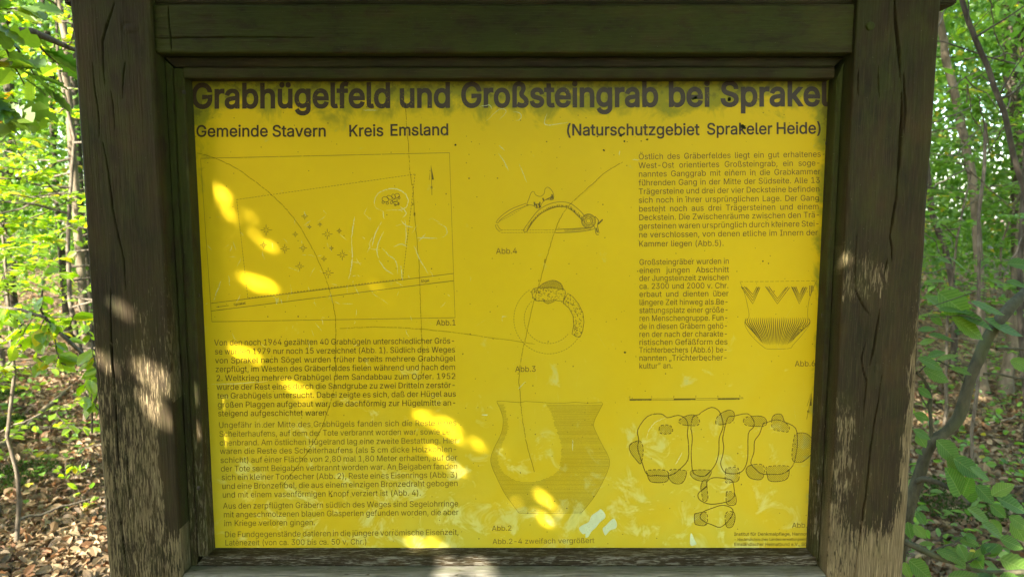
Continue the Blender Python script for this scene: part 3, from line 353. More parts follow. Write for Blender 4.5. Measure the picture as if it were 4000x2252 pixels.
[228,389,[[182,-9,160,-9,136,-9,114,-4,94,5,75,14,59,27,48,45,36,62,30,83,30,108,30,130,35,147,43,161,52,175,63,185,78,193,92,201,108,207,125,211,143,215,160,218,178,220,201,223,219,225,234,227,248,228,258,231,265,235,272,239,276,245,276,255,276,255,276,256,276,257,276,272,273,286,267,297,261,308,252,316,240,322,228,328,213,331,196,331,178,331,162,328,149,322,136,317,126,309,118,301,110,292,104,283,100,274,80,280,61,285,41,291,50,314,62,332,79,346,95,360,113,369,133,375,153,381,173,384,194,384,208,384,223,383,239,379,255,376,271,370,286,360,301,351,313,338,322,320,332,303,337,280,337,251,337,168,337,84,337,0,317,0,297,0,277,0,277,17,277,35,277,52,275,52,274,52,272,52,268,43,261,34,252,25,243,15,230,7,215,1,200,-5],[155,45,170,45,193,45,212,50,228,59,243,68,255,79,263,93,271,107,276,122,276,138,276,155,276,173,276,190,273,187,268,184,259,182,251,180,242,178,231,176,221,174,210,172,200,171,190,170,182,169,175,168,161,166,147,163,134,159,121,154,111,148,103,139,96,131,92,119,92,105,92,92,95,81,102,72,109,63,118,57,130,52,142,48],[272,443,261,443,250,443,240,447,233,455,225,462,221,472,221,483,221,494,225,504,233,512,240,519,250,523,261,523,272,523,282,519,290,512,298,504,301,494,301,483,301,472,298,462,290,455,282,447],[129,443,117,443,106,443,97,447,89,455,81,462,77,472,77,483,77,494,81,504,89,512,97,519,106,523,117,523,129,523,138,519,146,512,154,504,158,494,158,483,158,472,154,462,146,455,138,447]]],
[232,404,[[238,-8,212,-8,175,-8,143,0,117,16,90,33,70,56,56,85,41,114,34,148,34,187,34,226,41,260,55,290,69,319,89,343,115,359,141,376,171,384,205,384,226,384,246,381,266,374,285,367,303,356,319,341,335,326,348,306,357,282,366,258,371,228,371,194,371,186,371,178,371,169,272,169,174,169,75,169,75,187,75,204,75,221,163,221,250,221,338,221,329,215,319,208,310,202,310,227,306,249,298,269,290,288,278,303,263,314,247,325,228,330,205,330,182,330,163,325,146,313,130,302,118,288,109,270,100,251,96,232,96,211,96,200,96,189,96,178,96,150,101,126,110,106,120,87,134,72,151,61,168,51,189,46,212,46,228,46,241,48,254,53,266,57,277,64,285,73,294,82,301,93,306,105,325,101,345,96,365,91,359,71,349,54,335,39,321,24,303,13,283,4,262,-4],[196,429,180,429,158,462,136,496,114,529,136,529,159,529,182,529,198,496,214,462,230,429,213,429]]],
[246,415,[[242,-8,207,-8,173,-8,143,0,117,16,91,33,71,56,56,85,41,114,34,149,34,187,34,227,41,262,56,291,71,321,91,343,117,360,143,376,173,384,207,384,242,384,273,376,299,360,325,343,345,321,359,291,374,262,381,227,381,187,381,149,374,114,359,85,345,56,325,33,299,16,273,0],[182,46,207,46,233,46,254,53,270,66,287,79,299,96,307,117,315,139,319,162,319,187,319,213,315,236,307,258,299,280,287,297,270,310,254,323,233,330,207,330,182,330,161,323,145,310,129,297,116,280,108,258,100,237,96,213,96,187,96,162,100,139,108,117,116,96,129,79,145,66,161,53],[290,443,279,443,268,443,259,447,251,455,243,462,239,472,239,483,239,494,243,504,251,512,259,519,268,523,279,523,290,523,300,519,308,512,316,504,320,494,320,483,320,472,316,462,308,455,300,447],[147,443,136,443,124,443,115,447,107,455,99,462,95,472,95,483,95,494,99,504,107,512,115,519,124,523,136,523,147,523,156,519,164,512,172,504,176,494,176,483,176,472,172,462,164,455,156,447]]],
[252,410,[[211,-5,182,-5,157,-5,134,0,115,11,95,21,80,37,69,59,58,80,53,107,53,139,53,219,53,299,53,379,73,379,93,379,114,379,114,301,114,222,114,144,114,114,121,91,137,75,152,58,173,50,200,50,218,50,235,54,249,62,264,70,275,81,283,97,292,112,296,131,296,153,296,228,296,304,296,379,316,379,337,379,357,379,357,253,357,126,357,0,337,0,318,0,298,0,298,31,298,61,298,92,301,92,304,92,307,92,295,57,279,32,257,17,235,2],[288,443,277,443,266,443,256,447,248,455,240,462,236,472,236,483,236,494,240,504,248,512,256,519,266,523,277,523,288,523,298,519,305,512,313,504,317,494,317,483,317,472,313,462,305,455,298,447],[144,443,133,443,122,443,112,447,104,455,97,462,93,472,93,483,93,494,97,504,104,512,112,519,122,523,133,523,144,523,154,519,162,512,170,504,173,494,173,483,173,472,170,462,162,455,154,447]]],
[8221,300,[[67,318,52,318,62,382,72,445,82,509,105,509,128,509,151,509,133,445,116,382,98,318,83,318],[190,318,175,318,185,382,195,445,205,509,228,509,251,509,274,509,257,445,239,382,222,318,206,318]]],
[8222,287,[[54,-119,38,-119,48,-56,58,8,68,71,91,71,114,71,138,71,120,8,103,-56,85,-119,69,-119],[177,-119,161,-119,172,-56,182,8,192,71,215,71,238,71,261,71,243,8,226,-56,208,-119,193,-119]]],
]
# ------------------------------------------------------------------ lettering and line drawings (flat, on the sheet)
PY = 0.077                                   # depth of the yellow sheet
GL = {chr(r[0]): (r[1], r[2]) for r in LETTERS}
_gcache = {}
def glyph_mesh(ch, off):
    """triangles of one letter: outlines sampled, thickened by off, filled by winding number"""
    k = (ch, off)
    if k in _gcache: return _gcache[k]
    from mathutils.geometry import delaunay_2d_cdt
    loops = []
    for sp in GL[ch][1]:
        a = np.array(sp, float).reshape(-1, 3, 2)/1000; pts = []
        for i in range(len(a)):
            p0, c0 = a[i, 1], a[i, 2]; c1, p1 = a[(i+1) % len(a), 0], a[(i+1) % len(a), 1]
            d = p1-p0; L = np.hypot(*d)+1e-9; bend = abs((c0-p0)[0]*d[1]-(c0-p0)[1]*d[0])/L+abs((c1-p0)[0]*d[1]-(c1-p0)[1]*d[0])/L
            for t in ((0,) if bend < .004 else (0, .33, .67)):
                pts.append((1-t)**3*p0+3*(1-t)**2*t*c0+3*(1-t)*t*t*c1+t**3*p1)
        q = [pts[0]]
        for p in pts[1:]:
            if np.hypot(*(p-q[-1])) > .002: q.append(p)
        if np.hypot(*(q[0]-q[-1])) < .002: q.pop()
        loops.append(np.array(q))
    area = lambda P: .5*np.sum(P[:, 0]*np.roll(P[:, 1], -1)-np.roll(P[:, 0], -1)*P[:, 1])
    sg = np.sign(max((area(P) for P in loops), key=abs))
    out = []
    for P in loops:
        e = np.roll(P, -1, 0)-P; e /= np.hypot(e[:, 0], e[:, 1])[:, None]+1e-9
        n = np.stack([e[:, 1], -e[:, 0]], 1)*sg; m = n+np.roll(n, 1, 0); m /= np.maximum(.5, (m*m).sum(1)/2)[:, None]
        out.append(P+m*off)
    V = [Vector(p) for P in out for p in P]; E = []; n0 = 0
    for P in out: E += [(n0+i, n0+(i+1) % len(P)) for i in range(len(P))]; n0 += len(P)
    r = delaunay_2d_cdt(V, E, [], 0, 1e-5)
    V = np.array([tuple(v) for v in r[0]]); F = np.array([f for f in r[2] if len(f) == 3], int).reshape(-1, 3)
    c = V[F].mean(1); w = np.zeros(len(c))
    for P in out:
        A = P; B = np.roll(P, -1, 0)
        for (ax, ay), (bx, by) in zip(A, B):
            up = (ay <= c[:, 1]) & (by > c[:, 1]); dn = (ay > c[:, 1]) & (by <= c[:, 1])
            side = (bx-ax)*(c[:, 1]-ay)-(c[:, 0]-ax)*(by-ay)
            w += np.where(up & (side > 0), 1, 0)-np.where(dn & (side < 0), 1, 0)
    F = F[np.abs(w) > .5]
    _gcache[k] = (V, F); return V, F

class Sheet:
    """collects flat ink shapes given in photograph pixels and lays them on the sheet's plane"""
    def __init__(s): s.V = []; s.F = []; s.n = 0
    def tris(s, P, F):
        if len(P) == 0: return
        s.V.append(np.asarray(P, float)); s.F.append(np.asarray(F, int)+s.n); s.n += len(P)
    def text(s, body, x0, y0, x1, y1, cap, off=.0, k=None):
        """baseline from (x0,y0) to (x1,y1); cap = capital height; k = horizontal stretch, the rest goes into the word spaces"""
        size = cap/.509
        adv = [(205 if c == ' ' else GL[c][0])/1000*size for c in body]
        nat = sum(a for a, c in zip(adv, body) if c != ' '); nsp = body.count(' '); L = math.hypot(x1-x0, y1-y0)
        if k is None or nsp == 0: k = L/(nat+nsp*.205*size); spw = .205*size*k
        else: spw = (L-nat*k)/nsp
        if spw < .12*size: k = (L-nsp*.16*size)/nat; spw = .16*size
        ux, uy = (x1-x0)/L, (y1-y0)/L; cx = 0
        for c, a in zip(body, adv):
            if c == ' ': cx += spw; continue
            V, F = glyph_mesh(c, off)
            if len(V):
                X = cx+V[:, 0]*size*k; Yy = V[:, 1]*size
                s.tris(np.stack([x0+X*ux+Yy*uy, y0+X*uy-Yy*ux], 1), F)
            cx += a*k
    def line(s, pts, w, dash=None, closed=False, taper=False):
        pts = [tuple(p) for p in pts]
        if closed: pts = pts+[pts[0]]
        P = np.array(pts, float); seg = np.hypot(*np.diff(P, axis=0).T); tot = seg.sum()
        if dash:
            on, offl = dash; d = 0; cum = np.concatenate([[0], np.cumsum(seg)])
            while d < tot:
                e = min(d+on, tot); ds = [d]+[c for c in cum if d < c < e]+[e]
                q = [(np.interp(v, cum, P[:, 0]), np.interp(v, cum, P[:, 1])) for v in ds]
                s.line(q, w); d = e+offl
            return
        n = len(P)
        if n < 2: return
        T = np.zeros_like(P); T[1:-1] = P[2:]-P[:-2]; T[0] = P[1]-P[0]; T[-1] = P[-1]-P[-2]
        if closed: T[0] = T[-1] = P[1]-P[-2]
        T /= np.hypot(T[:, 0], T[:, 1])[:, None]+1e-9
        N = np.stack([-T[:, 1], T[:, 0]], 1)
        ww = np.full(n, w/2.0)
        if taper: ww *= np.sin(np.linspace(.12, math.pi-.12, n))
        V = np.concatenate([P+N*ww[:, None], P-N*ww[:, None]])
        i = np.arange(n-1)
        F = np.concatenate([np.stack([i, i+1, i+1+n], 1), np.stack([i, i+1+n, i+n], 1)])
        s.tris(V, F)
    def fill(s, pts):
        from mathutils.geometry import tessellate_polygon
        F = tessellate_polygon([[Vector((p[0], p[1], 0)) for p in pts]])
        if F: s.tris(np.array(pts, float), np.array(F))
    def hatch(s, poly, ang, gap, w):
        P = np.array(poly, float); ca, sa = math.cos(ang), math.sin(ang)
        R = np.stack([P[:, 0]*ca+P[:, 1]*sa, -P[:, 0]*sa+P[:, 1]*ca], 1)
        y = R[:, 1].min()+gap*.5
        while y < R[:, 1].max():
            xs = []
            for i in range(len(R)):
                a, b = R[i-1], R[i]
                if (a[1] > y) != (b[1] > y): xs.append(a[0]+(y-a[1])/(b[1]-a[1])*(b[0]-a[0]))
            xs.sort()
            for x0, x1 in zip(xs[::2], xs[1::2]):
                if x1-x0 > w: s.line([(x0*ca-y*sa, x0*sa+y*ca), (x1*ca-y*sa, x1*sa+y*ca)], w)
            y += gap
    def build(s, name, mat, parent, lift=.0005):
        P = np.concatenate(s.V); F = np.concatenate(s.F)
        u = (P[:, 0]-2000)/FPX; v = (1126-P[:, 1])/FPX
        dy = cp+v*sp_; dz = -sp_+v*cp; t = (PY-lift-CAM.y)/dy
        W = np.stack([CAM.x+u*t, np.full(len(P), PY-lift), CAM.z+dz*t], 1)
        a, b, c = W[F[:, 0]], W[F[:, 1]], W[F[:, 2]]
        nrm = np.cross(b-a, c-a)[:, 1]; F[nrm > 0] = F[nrm > 0][:, ::-1]
        return link(name, npmesh(name, W, F), mat, parent)
def smooth(pts, n=6, closed=False):
    P = [np.array(p, float) for p in pts]; m = len(P); out = []
    for i in range(m if closed else m-1):
        p1, p2 = P[i], P[(i+1) % m]
        p0 = P[i-1] if (i > 0 or closed) else p1; p3 = P[(i+2) % m] if (i+2 < m or closed) else p2
        for k in range(n):
            t = k/n
            out.append(tuple(.5*((2*p1)+(-p0+p2)*t+(2*p0-5*p1+4*p2-p3)*t*t+(-p0+3*p1-3*p2+p3)*t**3)))
    if not closed: out.append(tuple(P[-1]))
    return out
def crop(ox, oy, sc):
    f = lambda x, y: (ox+x/sc, oy+y/sc)
    f.l = lambda pts: [f(*p) for p in pts]; f.s = sc
    return f
Mc = crop(750, 560, 1.959); Tc = crop(800, 1280, 1.6114); Hc = crop(700, 250, 1.9815); Kc = crop(2000, 250, 1.9815)
Fc = crop(1850, 640, 1.686); Vc = crop(1850, 1450, 1.8077); Rc = crop(2400, 560, 1.5756); Pc = crop(2400, 1450, 1.8078)

def build_print(panel, ink_head, ink_body, ink_line, ink_low, ink_pot, pale, crackm, stainm, whitem):
    s = Sheet()
    y = lambda xx: 340+(318-337)*(xx-100)/4916.0
    for w, a, b in (('Grabhügelfeld', 100, 1635), ('und', 1705, 2098), ('Großsteingrab', 2185, 3704), ('bei', 3788, 4106), ('Sprakel', 4194, 5020)):
        p = Hc(a-8, y(a)); q = Hc(b+8, y(b)); s.text(w, *p, *q, 93, .023)
    s.build('headline', ink_head, panel)
    for grp in ((Hc, 'Gemeinde', 133, 563, 685, 561), (Hc, 'Stavern', 722, 562, 1137, 561), (Hc, 'Kreis', 1313, 561, 1580, 557), (Hc, 'Emsland', 1632, 555, 2085, 550),
                               (Kc, '(Naturschutzgebiet', 418, 553, 1448, 549), (Kc, 'Sprakeler', 1510, 546, 2012, 543), (Kc, 'Heide)', 2045, 541, 2398, 538)):
        f, w, a, ya, b, yb = grp; s = Sheet(); s.text(w, *f(a-4, ya), *f(b+4, yb), 44, .015); s.build('subheading', ink_head, panel)
    A = [("Von den noch 1964 gezählten 40 Grabhügeln unterschiedlicher Grös-", 58, 110, 1577, 98), ("se wurden 1979 nur noch 15 verzeichnet (Abb. 1). Südlich des Weges", 62, 166, 1577, 153),
         ("von Sprakel nach Sögel wurden früher bereits mehrere Grabhügel", 64, 222, 1578, 208), ("zerpflügt, im Westen des Gräberfeldes fielen während und nach dem", 66, 277, 1578, 263),
         ("2. Weltkrieg mehrere Grabhügel dem Sandabbau zum Opfer. 1952", 70, 333, 1581, 320), ("wurde der Rest eines durch die Sandgrube zu zwei Dritteln zerstör-", 73, 389, 1582, 376),
         ("ten Grabhügels untersucht. Dabei zeigte es sich, daß der Hügel aus", 78, 444, 1583, 431), ("großen Plaggen aufgebaut war, die dachförmig zur Hügelmitte an-", 80, 500, 1585, 487),
         ("steigend aufgeschichtet waren.", 82, 555, 782, 550)]
    B = [("Ungefähr in der Mitte des Grabhügels fanden sich die Reste eines", 86, 628, 1586, 613), ("Scheiterhaufens, auf dem der Tote verbrannt worden war, sowie Lei-", 90, 684, 1587, 668),
         ("chenbrand. Am östlichen Hügelrand lag eine zweite Bestattung. Hier", 92, 739, 1588, 724), ("waren die Reste des Scheiterhaufens (als 5 cm dicke Holzkohlen-", 94, 792, 1590, 779),
         ("schicht) auf einer Fläche von 2,80 mal 1,80 Meter erhalten, auf der", 97, 848, 1590, 832), ("der Tote samt Beigaben verbrannt worden war. An Beigaben fanden", 100, 902, 1592, 886),
         ("sich ein kleiner Tonbecher (Abb. 2), Reste eines Eisenrings (Abb. 3)", 104, 956, 1594, 940), ("und eine Bronzefibel, die aus einem einzigen Bronzedraht gebogen", 107, 1012, 1595, 993),
         ("und mit einem vasenförmigen Knopf verziert ist (Abb. 4).", 110, 1066, 1362, 1053)]
    D = [("Aus den zerpflügten Gräbern südlich des Weges sind Segelohrringe", 114, 1136, 1597, 1121), ("mit angeschmolzenen blauen Glasperlen gefunden worden, die aber", 117, 1190, 1598, 1175),
         ("im Kriege verloren gingen.", 119, 1245, 696, 1239)]
    E = [("Die Fundgegenstände datieren in die jüngere vorrömische Eisenzeit,", 123, 1315, 1600, 1300), ("Latènezeit (von ca. 300 bis ca. 50 v. Chr.)", 126, 1367, 1022, 1360)]
    G = [("Östlich des Gräberfeldes liegt ein gut erhaltenes", 148, 99, 1272, 83), ("West-Ost orientiertes Großsteingrab, ein soge-", 148, 153, 1270, 137), ("nanntes Ganggrab mit einem in die Grabkammer", 148, 206, 1269, 190),
         ("führenden Gang in der Mitte der Südseite. Alle 13", 149, 260, 1268, 243), ("Trägersteine und drei der vier Decksteine befinden", 148, 313, 1265, 297), ("sich noch in ihrer ursprünglichen Lage. Der Gang", 148, 366, 1262, 352),
         ("besteht noch aus drei Trägersteinen und einem", 149, 420, 1260, 405), ("Deckstein. Die Zwischenräume zwischen den Trä-", 149, 473, 1268, 456), ("gersteinen waren ursprünglich durch kleinere Stei-", 149, 526, 1265, 510),
         ("ne verschlossen, von denen etliche im Innern der", 149, 579, 1253, 565), ("Kammer liegen (Abb.5).", 149, 635, 675, 630)]
    I = [("Großsteingräber wurden in", 152, 747, 708, 740), ("einem jungen Abschnitt", 152, 797, 706, 792), ("der Jungsteinzeit zwischen", 152, 846, 706, 840), ("ca. 2300 und 2000 v. Chr.", 152, 895, 704, 890),
         ("erbaut und dienten über", 152, 944, 704, 939), ("längere Zeit hinweg als Be-", 152, 994, 704, 990), ("stattungsplatz einer größe-", 152, 1043, 704, 1039), ("ren Menschengruppe. Fun-", 152, 1092, 702, 1088),
         ("de in diesen Gräbern gehö-", 151, 1141, 700, 1138), ("ren der nach der charakte-", 151, 1190, 700, 1187), ("ristischen Gefäßform des", 151, 1239, 698, 1236), ("Trichterbechers (Abb.6) be-", 151, 1287, 698, 1284),
         ("nannten „Trichterbecher-", 151, 1336, 698, 1333), ("kultur” an.", 151, 1385, 360, 1382)]
    for blk, f, cap, mat in ((A, Tc, 22.5, ink_body), (B, Tc, 22.5, ink_low), (D, Tc, 22.5, ink_low), (E, Tc, 22.0, ink_low), (G, Rc, 22.5, ink_body), (I, Rc, 22.0, ink_body)):
        s = Sheet()
        for body, x0, y0, x1, y1 in blk:
            p, q = f(x0, y0), f(x1, y1); size = cap/.509
            s.text(body, *p, *q, cap, .0015, k=.97 if body[-1] not in '.)' or len(body) > 60 else None)
        s.build('paragraph', mat, panel)
    for f, w, a, ya, b, yb, cap, mat in ((Mc, 'Abb.1', 1868, 1392, 2022, 1390, 22, ink_body), (Fc, 'Abb.4', 147, 592, 289, 590, 22, ink_body), (Fc, 'Abb.3', 273, 1368, 413, 1366, 22, ink_body),
                                         (Vc, 'Abb.2', 128, 1123, 272, 1121, 20, ink_low), (Vc, 'Abb.2-4 zweifach vergrößert', 133, 1216, 854, 1208, 20, ink_low), (Rc, 'Abb.6', 1110, 1372, 1240, 1368, 22, ink_body),
                                         (Pc, 'Abb.5', 1253, 1102, 1396, 1100, 20, ink_low)):
        s = Sheet(); s.text(w, *f(a, ya), *f(b, yb), cap, .0015); s.build('caption', mat, panel)
    s = Sheet()
    for w, y0, y1, x1, cap in (('Institut für Denkmalpflege, Hannover', 1157, 1155, 1400, 12), ('- Niedersächsisches Landesverwaltungsamt -', 1192, 1190, 1385, 9.5), ('Emsländischer Heimatbund e.V., Sögel', 1229, 1228, 1402, 12)):
        s.text(w, *Pc(845, y0), *Pc(x1, y1), cap, .016)
    s.build('imprint', ink_low, panel)

    # map drawing
    s = Sheet(); L = Mc.l
    s.line(L([(65, 115), (1970, 72), (2013, 1332), (152, 1363)]), 2.2, closed=True)
    for seg in ([(342, 430), (1707, 236)], [(1707, 236), (1612, 1035)], [(1612, 1035), (427, 1182)], [(427, 1182), (342, 430)]): s.line(L(seg), 2.0, dash=(7, 5))
    s.line(L([(147, 1222), (2003, 994)]), 2.4); s.line(L([(148, 1281), (2005, 1049)]), 2.4)
    s.line(L([(200, 1249), (280, 1239)]), 2); s.fill(L([(183, 1252), (204, 1243), (206, 1254)]))
    s.text('Sprakel', *Mc(320, 1242), *Mc(411, 1228), 9.5, .022); s.text('Sögel', *Mc(1752, 1063), *Mc(1817, 1056), 9.5, .022)
    for x, yy, r in ((567, 663, 42), (548, 778, 28), (710, 806, 36), (790, 695, 22), (863, 557, 26), (899, 639, 16), (979, 620, 18), (1035, 694, 40), (1127, 668, 20), (850, 800, 30), (1067, 801, 18), (1150, 853, 40), (1010, 882, 22), (824, 940, 34), (1042, 990, 42)):
        for k in range(8):
            a = k*math.pi/4; rr = r if k % 2 == 0 else r*.62
            s.line(L([(x+math.cos(a)*rr*.3, yy+math.sin(a)*rr*.3), (x+math.cos(a)*rr, yy+math.sin(a)*rr)]), 2.2)
    def oval(cx, cy, a, b, rot=0):
        return [(cx+a*math.cos(t)*math.cos(rot)-b*math.sin(t)*math.sin(rot), cy+a*math.cos(t)*math.sin(rot)+b*math.sin(t)*math.cos(rot)) for t in np.linspace(0, 2*math.pi, 15)[:-1]]
    for o in ((1480, 428, 26, 20, .2), (1512, 414, 22, 14, .5), (1543, 405, 13, 18, -.5), (1570, 400, 18, 17, 0), (1552, 437, 20, 11, -.2), (1562, 457, 20, 13, .3), (1463, 450, 9, 10, 0), (1495, 457, 10, 9, 0), (1528, 450, 8, 13, .4), (1556, 470, 7, 7, 0), (1584, 416, 8, 10, 0), (1580, 462, 6, 9, 0)):
        s.line(L(oval(*o)), 2.3, closed=True)
    def north(f, tip, l, r, tail0, tail1):
        s.line(f.l([tip, l, r]), 1.8, closed=True); m = ((l[0]+r[0])/2, (l[1]+r[1])/2); s.fill(f.l([tip, m, r])); s.line(f.l([tail0, tail1]), 1.8)
    north(Mc, (1829, 168), (1815, 278), (1850, 278), (1833, 278), (1836, 396)); s.text('N', *Mc(1826, 346), *Mc(1841, 346), 9, .02)
    s.build('site_map_drawing', ink_line, panel)

    # bronze brooch
    s = Sheet(); L = Fc.l
    up = smooth([(326, 438), (352, 400), (385, 355), (430, 303), (500, 264), (570, 250), (640, 262), (700, 308), (738, 352)]); lo = smooth([(350, 445), (375, 405), (392, 380), (440, 330), (510, 294), (580, 281), (640, 300), (690, 345), (722, 378)])
    s.line(L(up), 2.2); s.line(L(lo), 2.6); s.line(L([(326, 438), (338, 450), (350, 445)]), 2)
    for k in range(3, len(up)-1):
        for q in range(2):
            a = np.array(up[k]); b = np.array(lo[min(k, len(lo)-1)]); f0, f1 = .5+.25*random.random(), 1.0
            o = np.array((random.uniform(-4, 4), 0)); s.line(L([tuple(a+(b-a)*f0+o), tuple(a+(b-a)*f1+o)]), 2.0)
    kn = smooth([(352, 266), (366, 225), (378, 192), (396, 182), (410, 205), (440, 214), (464, 196), (471, 166), (490, 154), (515, 175), (528, 210), (520, 236), (496, 234), (470, 238), (448, 262), (438, 288), (414, 290), (396, 276), (375, 270)], closed=True)
    s.line(L(kn), 2, closed=True)
    for seg in ([(470, 238), (500, 222)], [(440, 284), (420, 262)], [(520, 234), (512, 200)], [(430, 288), (432, 250)], [(400, 276), (396, 250)], [(505, 236), (508, 212)], [(460, 246), (452, 224)], [(415, 288), (408, 262)]):
        for k in range(3): s.line(L([(seg[0][0]+k*3, seg[0][1]), (seg[1][0]+k*4, seg[1][1])]), 2.0)
    s.line(L(smooth([(345, 260), (260, 292), (205, 325), (165, 360), (148, 385)])), 2); s.line(L(smooth([(362, 272), (280, 302), (215, 340), (180, 365), (162, 388)])), 2)
    s.line(L([(148, 385), (162, 388)]), 2)
    for k in range(14):
        t = k/14; x = 345-t*190; yy = 262+t*110+8*math.sin(t*3); s.line(L([(x, yy+4), (x+10, yy+10)]), 1.6)
    s.line(L([(143, 402), (150, 425), (172, 446), (183, 438), (166, 420), (158, 402)]), 2, closed=True)
    for a in ([(183, 435), (540, 435)], [(183, 453), (540, 450)]): s.line(L(a), 1.8, dash=(6, 5))
    s.line(L([(540, 432), (640, 427), (780, 419)]), 2.4); s.line(L([(540, 453), (640, 450), (740, 441), (792, 428)]), 2.6)
    for k in range(22): s.line(L([(600+k*8, 430-k*.4), (604+k*8, 447-k*.7)]), 1.6)
    for r, w in ((46, 2.6), (40, 1.5), (24, 2.2), (15, 2.0)): s.line(L([(757+r*math.cos(t), 376+r*math.sin(t)) for t in np.linspace(0, 2*math.pi, 26)[:-1]]), w, closed=True)
    for k in range(30):
        a = k*.21; s.line(L([(757+27*math.cos(a), 376+27*math.sin(a)), (757+(31+random.random()*9)*math.cos(a+.1), 376+(31+random.random()*9)*math.sin(a+.1))]), 1.8)
    s.line(L(smooth([(798, 345), (822, 372), (816, 405), (826, 455)])), 3); s.line(L(smooth([(790, 400), (800, 430), (808, 462), (824, 466)])), 2.5); s.line(L([(818, 398), (850, 366)]), 6); s.line(L([(806, 420), (816, 452)]), 5)
    s.build('brooch_drawing', ink_line, panel)

    # iron ring
    s = Sheet()
    ring = lambda r, a0, a1: [(495+r*math.cos(t), 1020+r*.995*math.sin(t)) for t in np.linspace(math.radians(a0), math.radians(a1), 50)]
    s.line(L(ring(230, 30, 238)), 2, dash=(6, 5)); s.line(L(ring(162, 38, 228)), 2, dash=(6, 5))
    f1 = [(382, 840), (395, 820), (440, 815), (520, 812), (600, 828), (606, 850), (590, 905), (540, 898), (470, 900), (410, 900), (390, 880)]
    f2 = [(620, 852), (650, 870), (690, 920), (720, 980), (727, 1040), (718, 1100), (700, 1140), (675, 1135), (648, 1118), (660, 1060), (655, 1000), (630, 950), (590, 915), (600, 885)]
    for f in (f1, f2):
        s.line(L(f), 2.4, closed=True); a = np.array(f); n = 0
        while n < 120:
            x = random.uniform(a[:, 0].min(), a[:, 0].max()); yy = random.uniform(a[:, 1].min(), a[:, 1].max())
            if in_poly(np.array([x]), np.array([yy]), f)[0]:
                g = random.uniform(0, 6.3); l = random.uniform(4, 11); s.line(L([(x, yy), (x+l*math.cos(g), yy+l*math.sin(g))]), random.uniform(1.6, 3)); n += 1
    bump = smooth([(428, 814), (460, 786), (520, 766), (565, 780), (585, 805), (590, 828)])
    s.line(L(bump), 2.2); s.hatch(L(bump+[(430, 815)]), .5, 5.5, 1.6); s.hatch(L(bump+[(430, 815)]), 1.9, 7, 1.4)
    lowb = smooth([(455, 900), (490, 918), (532, 904)]); s.line(L(lowb), 2); s.hatch(L(lowb), .6, 5, 1.5)
    s.build('iron_ring_drawing', ink_line, panel)

    # clay vessel
    s = Sheet(); L = Vc.l
    out = [(165, 208), (205, 208), (280, 215), (330, 218), (365, 210), (440, 214), (540, 222), (640, 222), (720, 216), (800, 222), (905, 218), (912, 228)]
    rgt = smooth([(912, 228), (880, 290), (855, 340), (848, 385), (870, 440), (910, 520), (945, 585), (960, 635), (950, 690), (910, 780), (860, 870), (800, 950), (760, 996)])
    bot = [(600, 998), (450, 1000), (320, 997)]
    lft = smooth([(320, 997), (270, 930), (215, 850), (165, 750), (130, 670), (122, 610), (145, 540), (185, 460), (205, 400), (208, 330), (190, 270), (165, 215)])
    s.line(L(out+rgt[1:]+bot+lft), 2.0, closed=True)
    inl = np.array(smooth([(212, 230), (238, 330), (240, 420), (200, 520), (170, 600), (178, 660), (220, 720), (300, 768), (360, 776)])); inr = np.array(smooth([(512, 230), (555, 310), (580, 400), (605, 470), (622, 550), (605, 680), (560, 730), (480, 765), (430, 776)]))
    xa = lambda c, yy: float(np.interp(yy, c[:, 1], c[:, 0]))
    ra = np.array(rgt); la = np.array(lft)[::-1]; yy = 234.0
    while yy < 992:
        wb = 1.0+.6*random.random()
        if yy < 776:
            s.line(L([(xa(la, yy)+3, yy), (xa(inl, yy)+random.uniform(-6, 6), yy)]), wb); s.line(L([(xa(inr, yy)+random.uniform(-6, 6), yy), (xa(ra, yy)-3, yy+random.uniform(-1, 1))]), wb)
        else: s.line(L([(xa(la, yy)+3, yy), (xa(ra, yy)-3, yy)]), wb)
        yy += 7.2
    s.build('clay_cup_drawing', ink_pot, panel)

    # funnel beaker
    s = Sheet(); L = Rc.l
    s.line(L([(770, 850), (960, 849), (1245, 845)]), 1.4, dash=(14, 6))
    s.line(L(smooth([(775, 855), (800, 920), (820, 1000), (828, 1065), (802, 1100), (820, 1150), (860, 1200), (910, 1245), (950, 1264), (1075, 1260), (1100, 1238), (1160, 1170), (1204, 1105), (1190, 1065), (1195, 980), (1220, 900), (1245, 845)])), 1.4)
    for cx, tl, tr, n, g in ((852, -72, 44, 4, 19), (1003, -73, 75, 3, 16), (1138, -48, 48, 5, 14)):
        for k in range(n):
            sh = k*g; fr = 1-.14*k
            s.line(L([(cx+tl*fr, 880+(k % 2)*4), (cx, 986-sh), (cx+tr*fr, 886-(k % 2)*5)]), 3.0)
    for x in (1202, 1212, 1221): s.line(L([(x, 874), (x+1, 938-(x-1202)*1.6)]), 3.2)
    for k in range(31):
        t = k/30; xt = 812+t*384; xb = 898+t*196
        edge = abs(t-.5)*2; y0 = 1070+random.uniform(-3, 3); y1 = 1238-28*edge**6+random.uniform(-4, 4)
        s.line(L(smooth([(xt, y0), (xt+(5 if t > .5 else -5)*edge, y0+32), (xt+(xb-xt)*.5, (y0+y1)/2+18), (xb, y1)], 3)), 3.6, taper=True)
    s.build('funnel_beaker_drawing', ink_line, panel)

    # plan of the stone tomb
    s = Sheet(); L = Pc.l
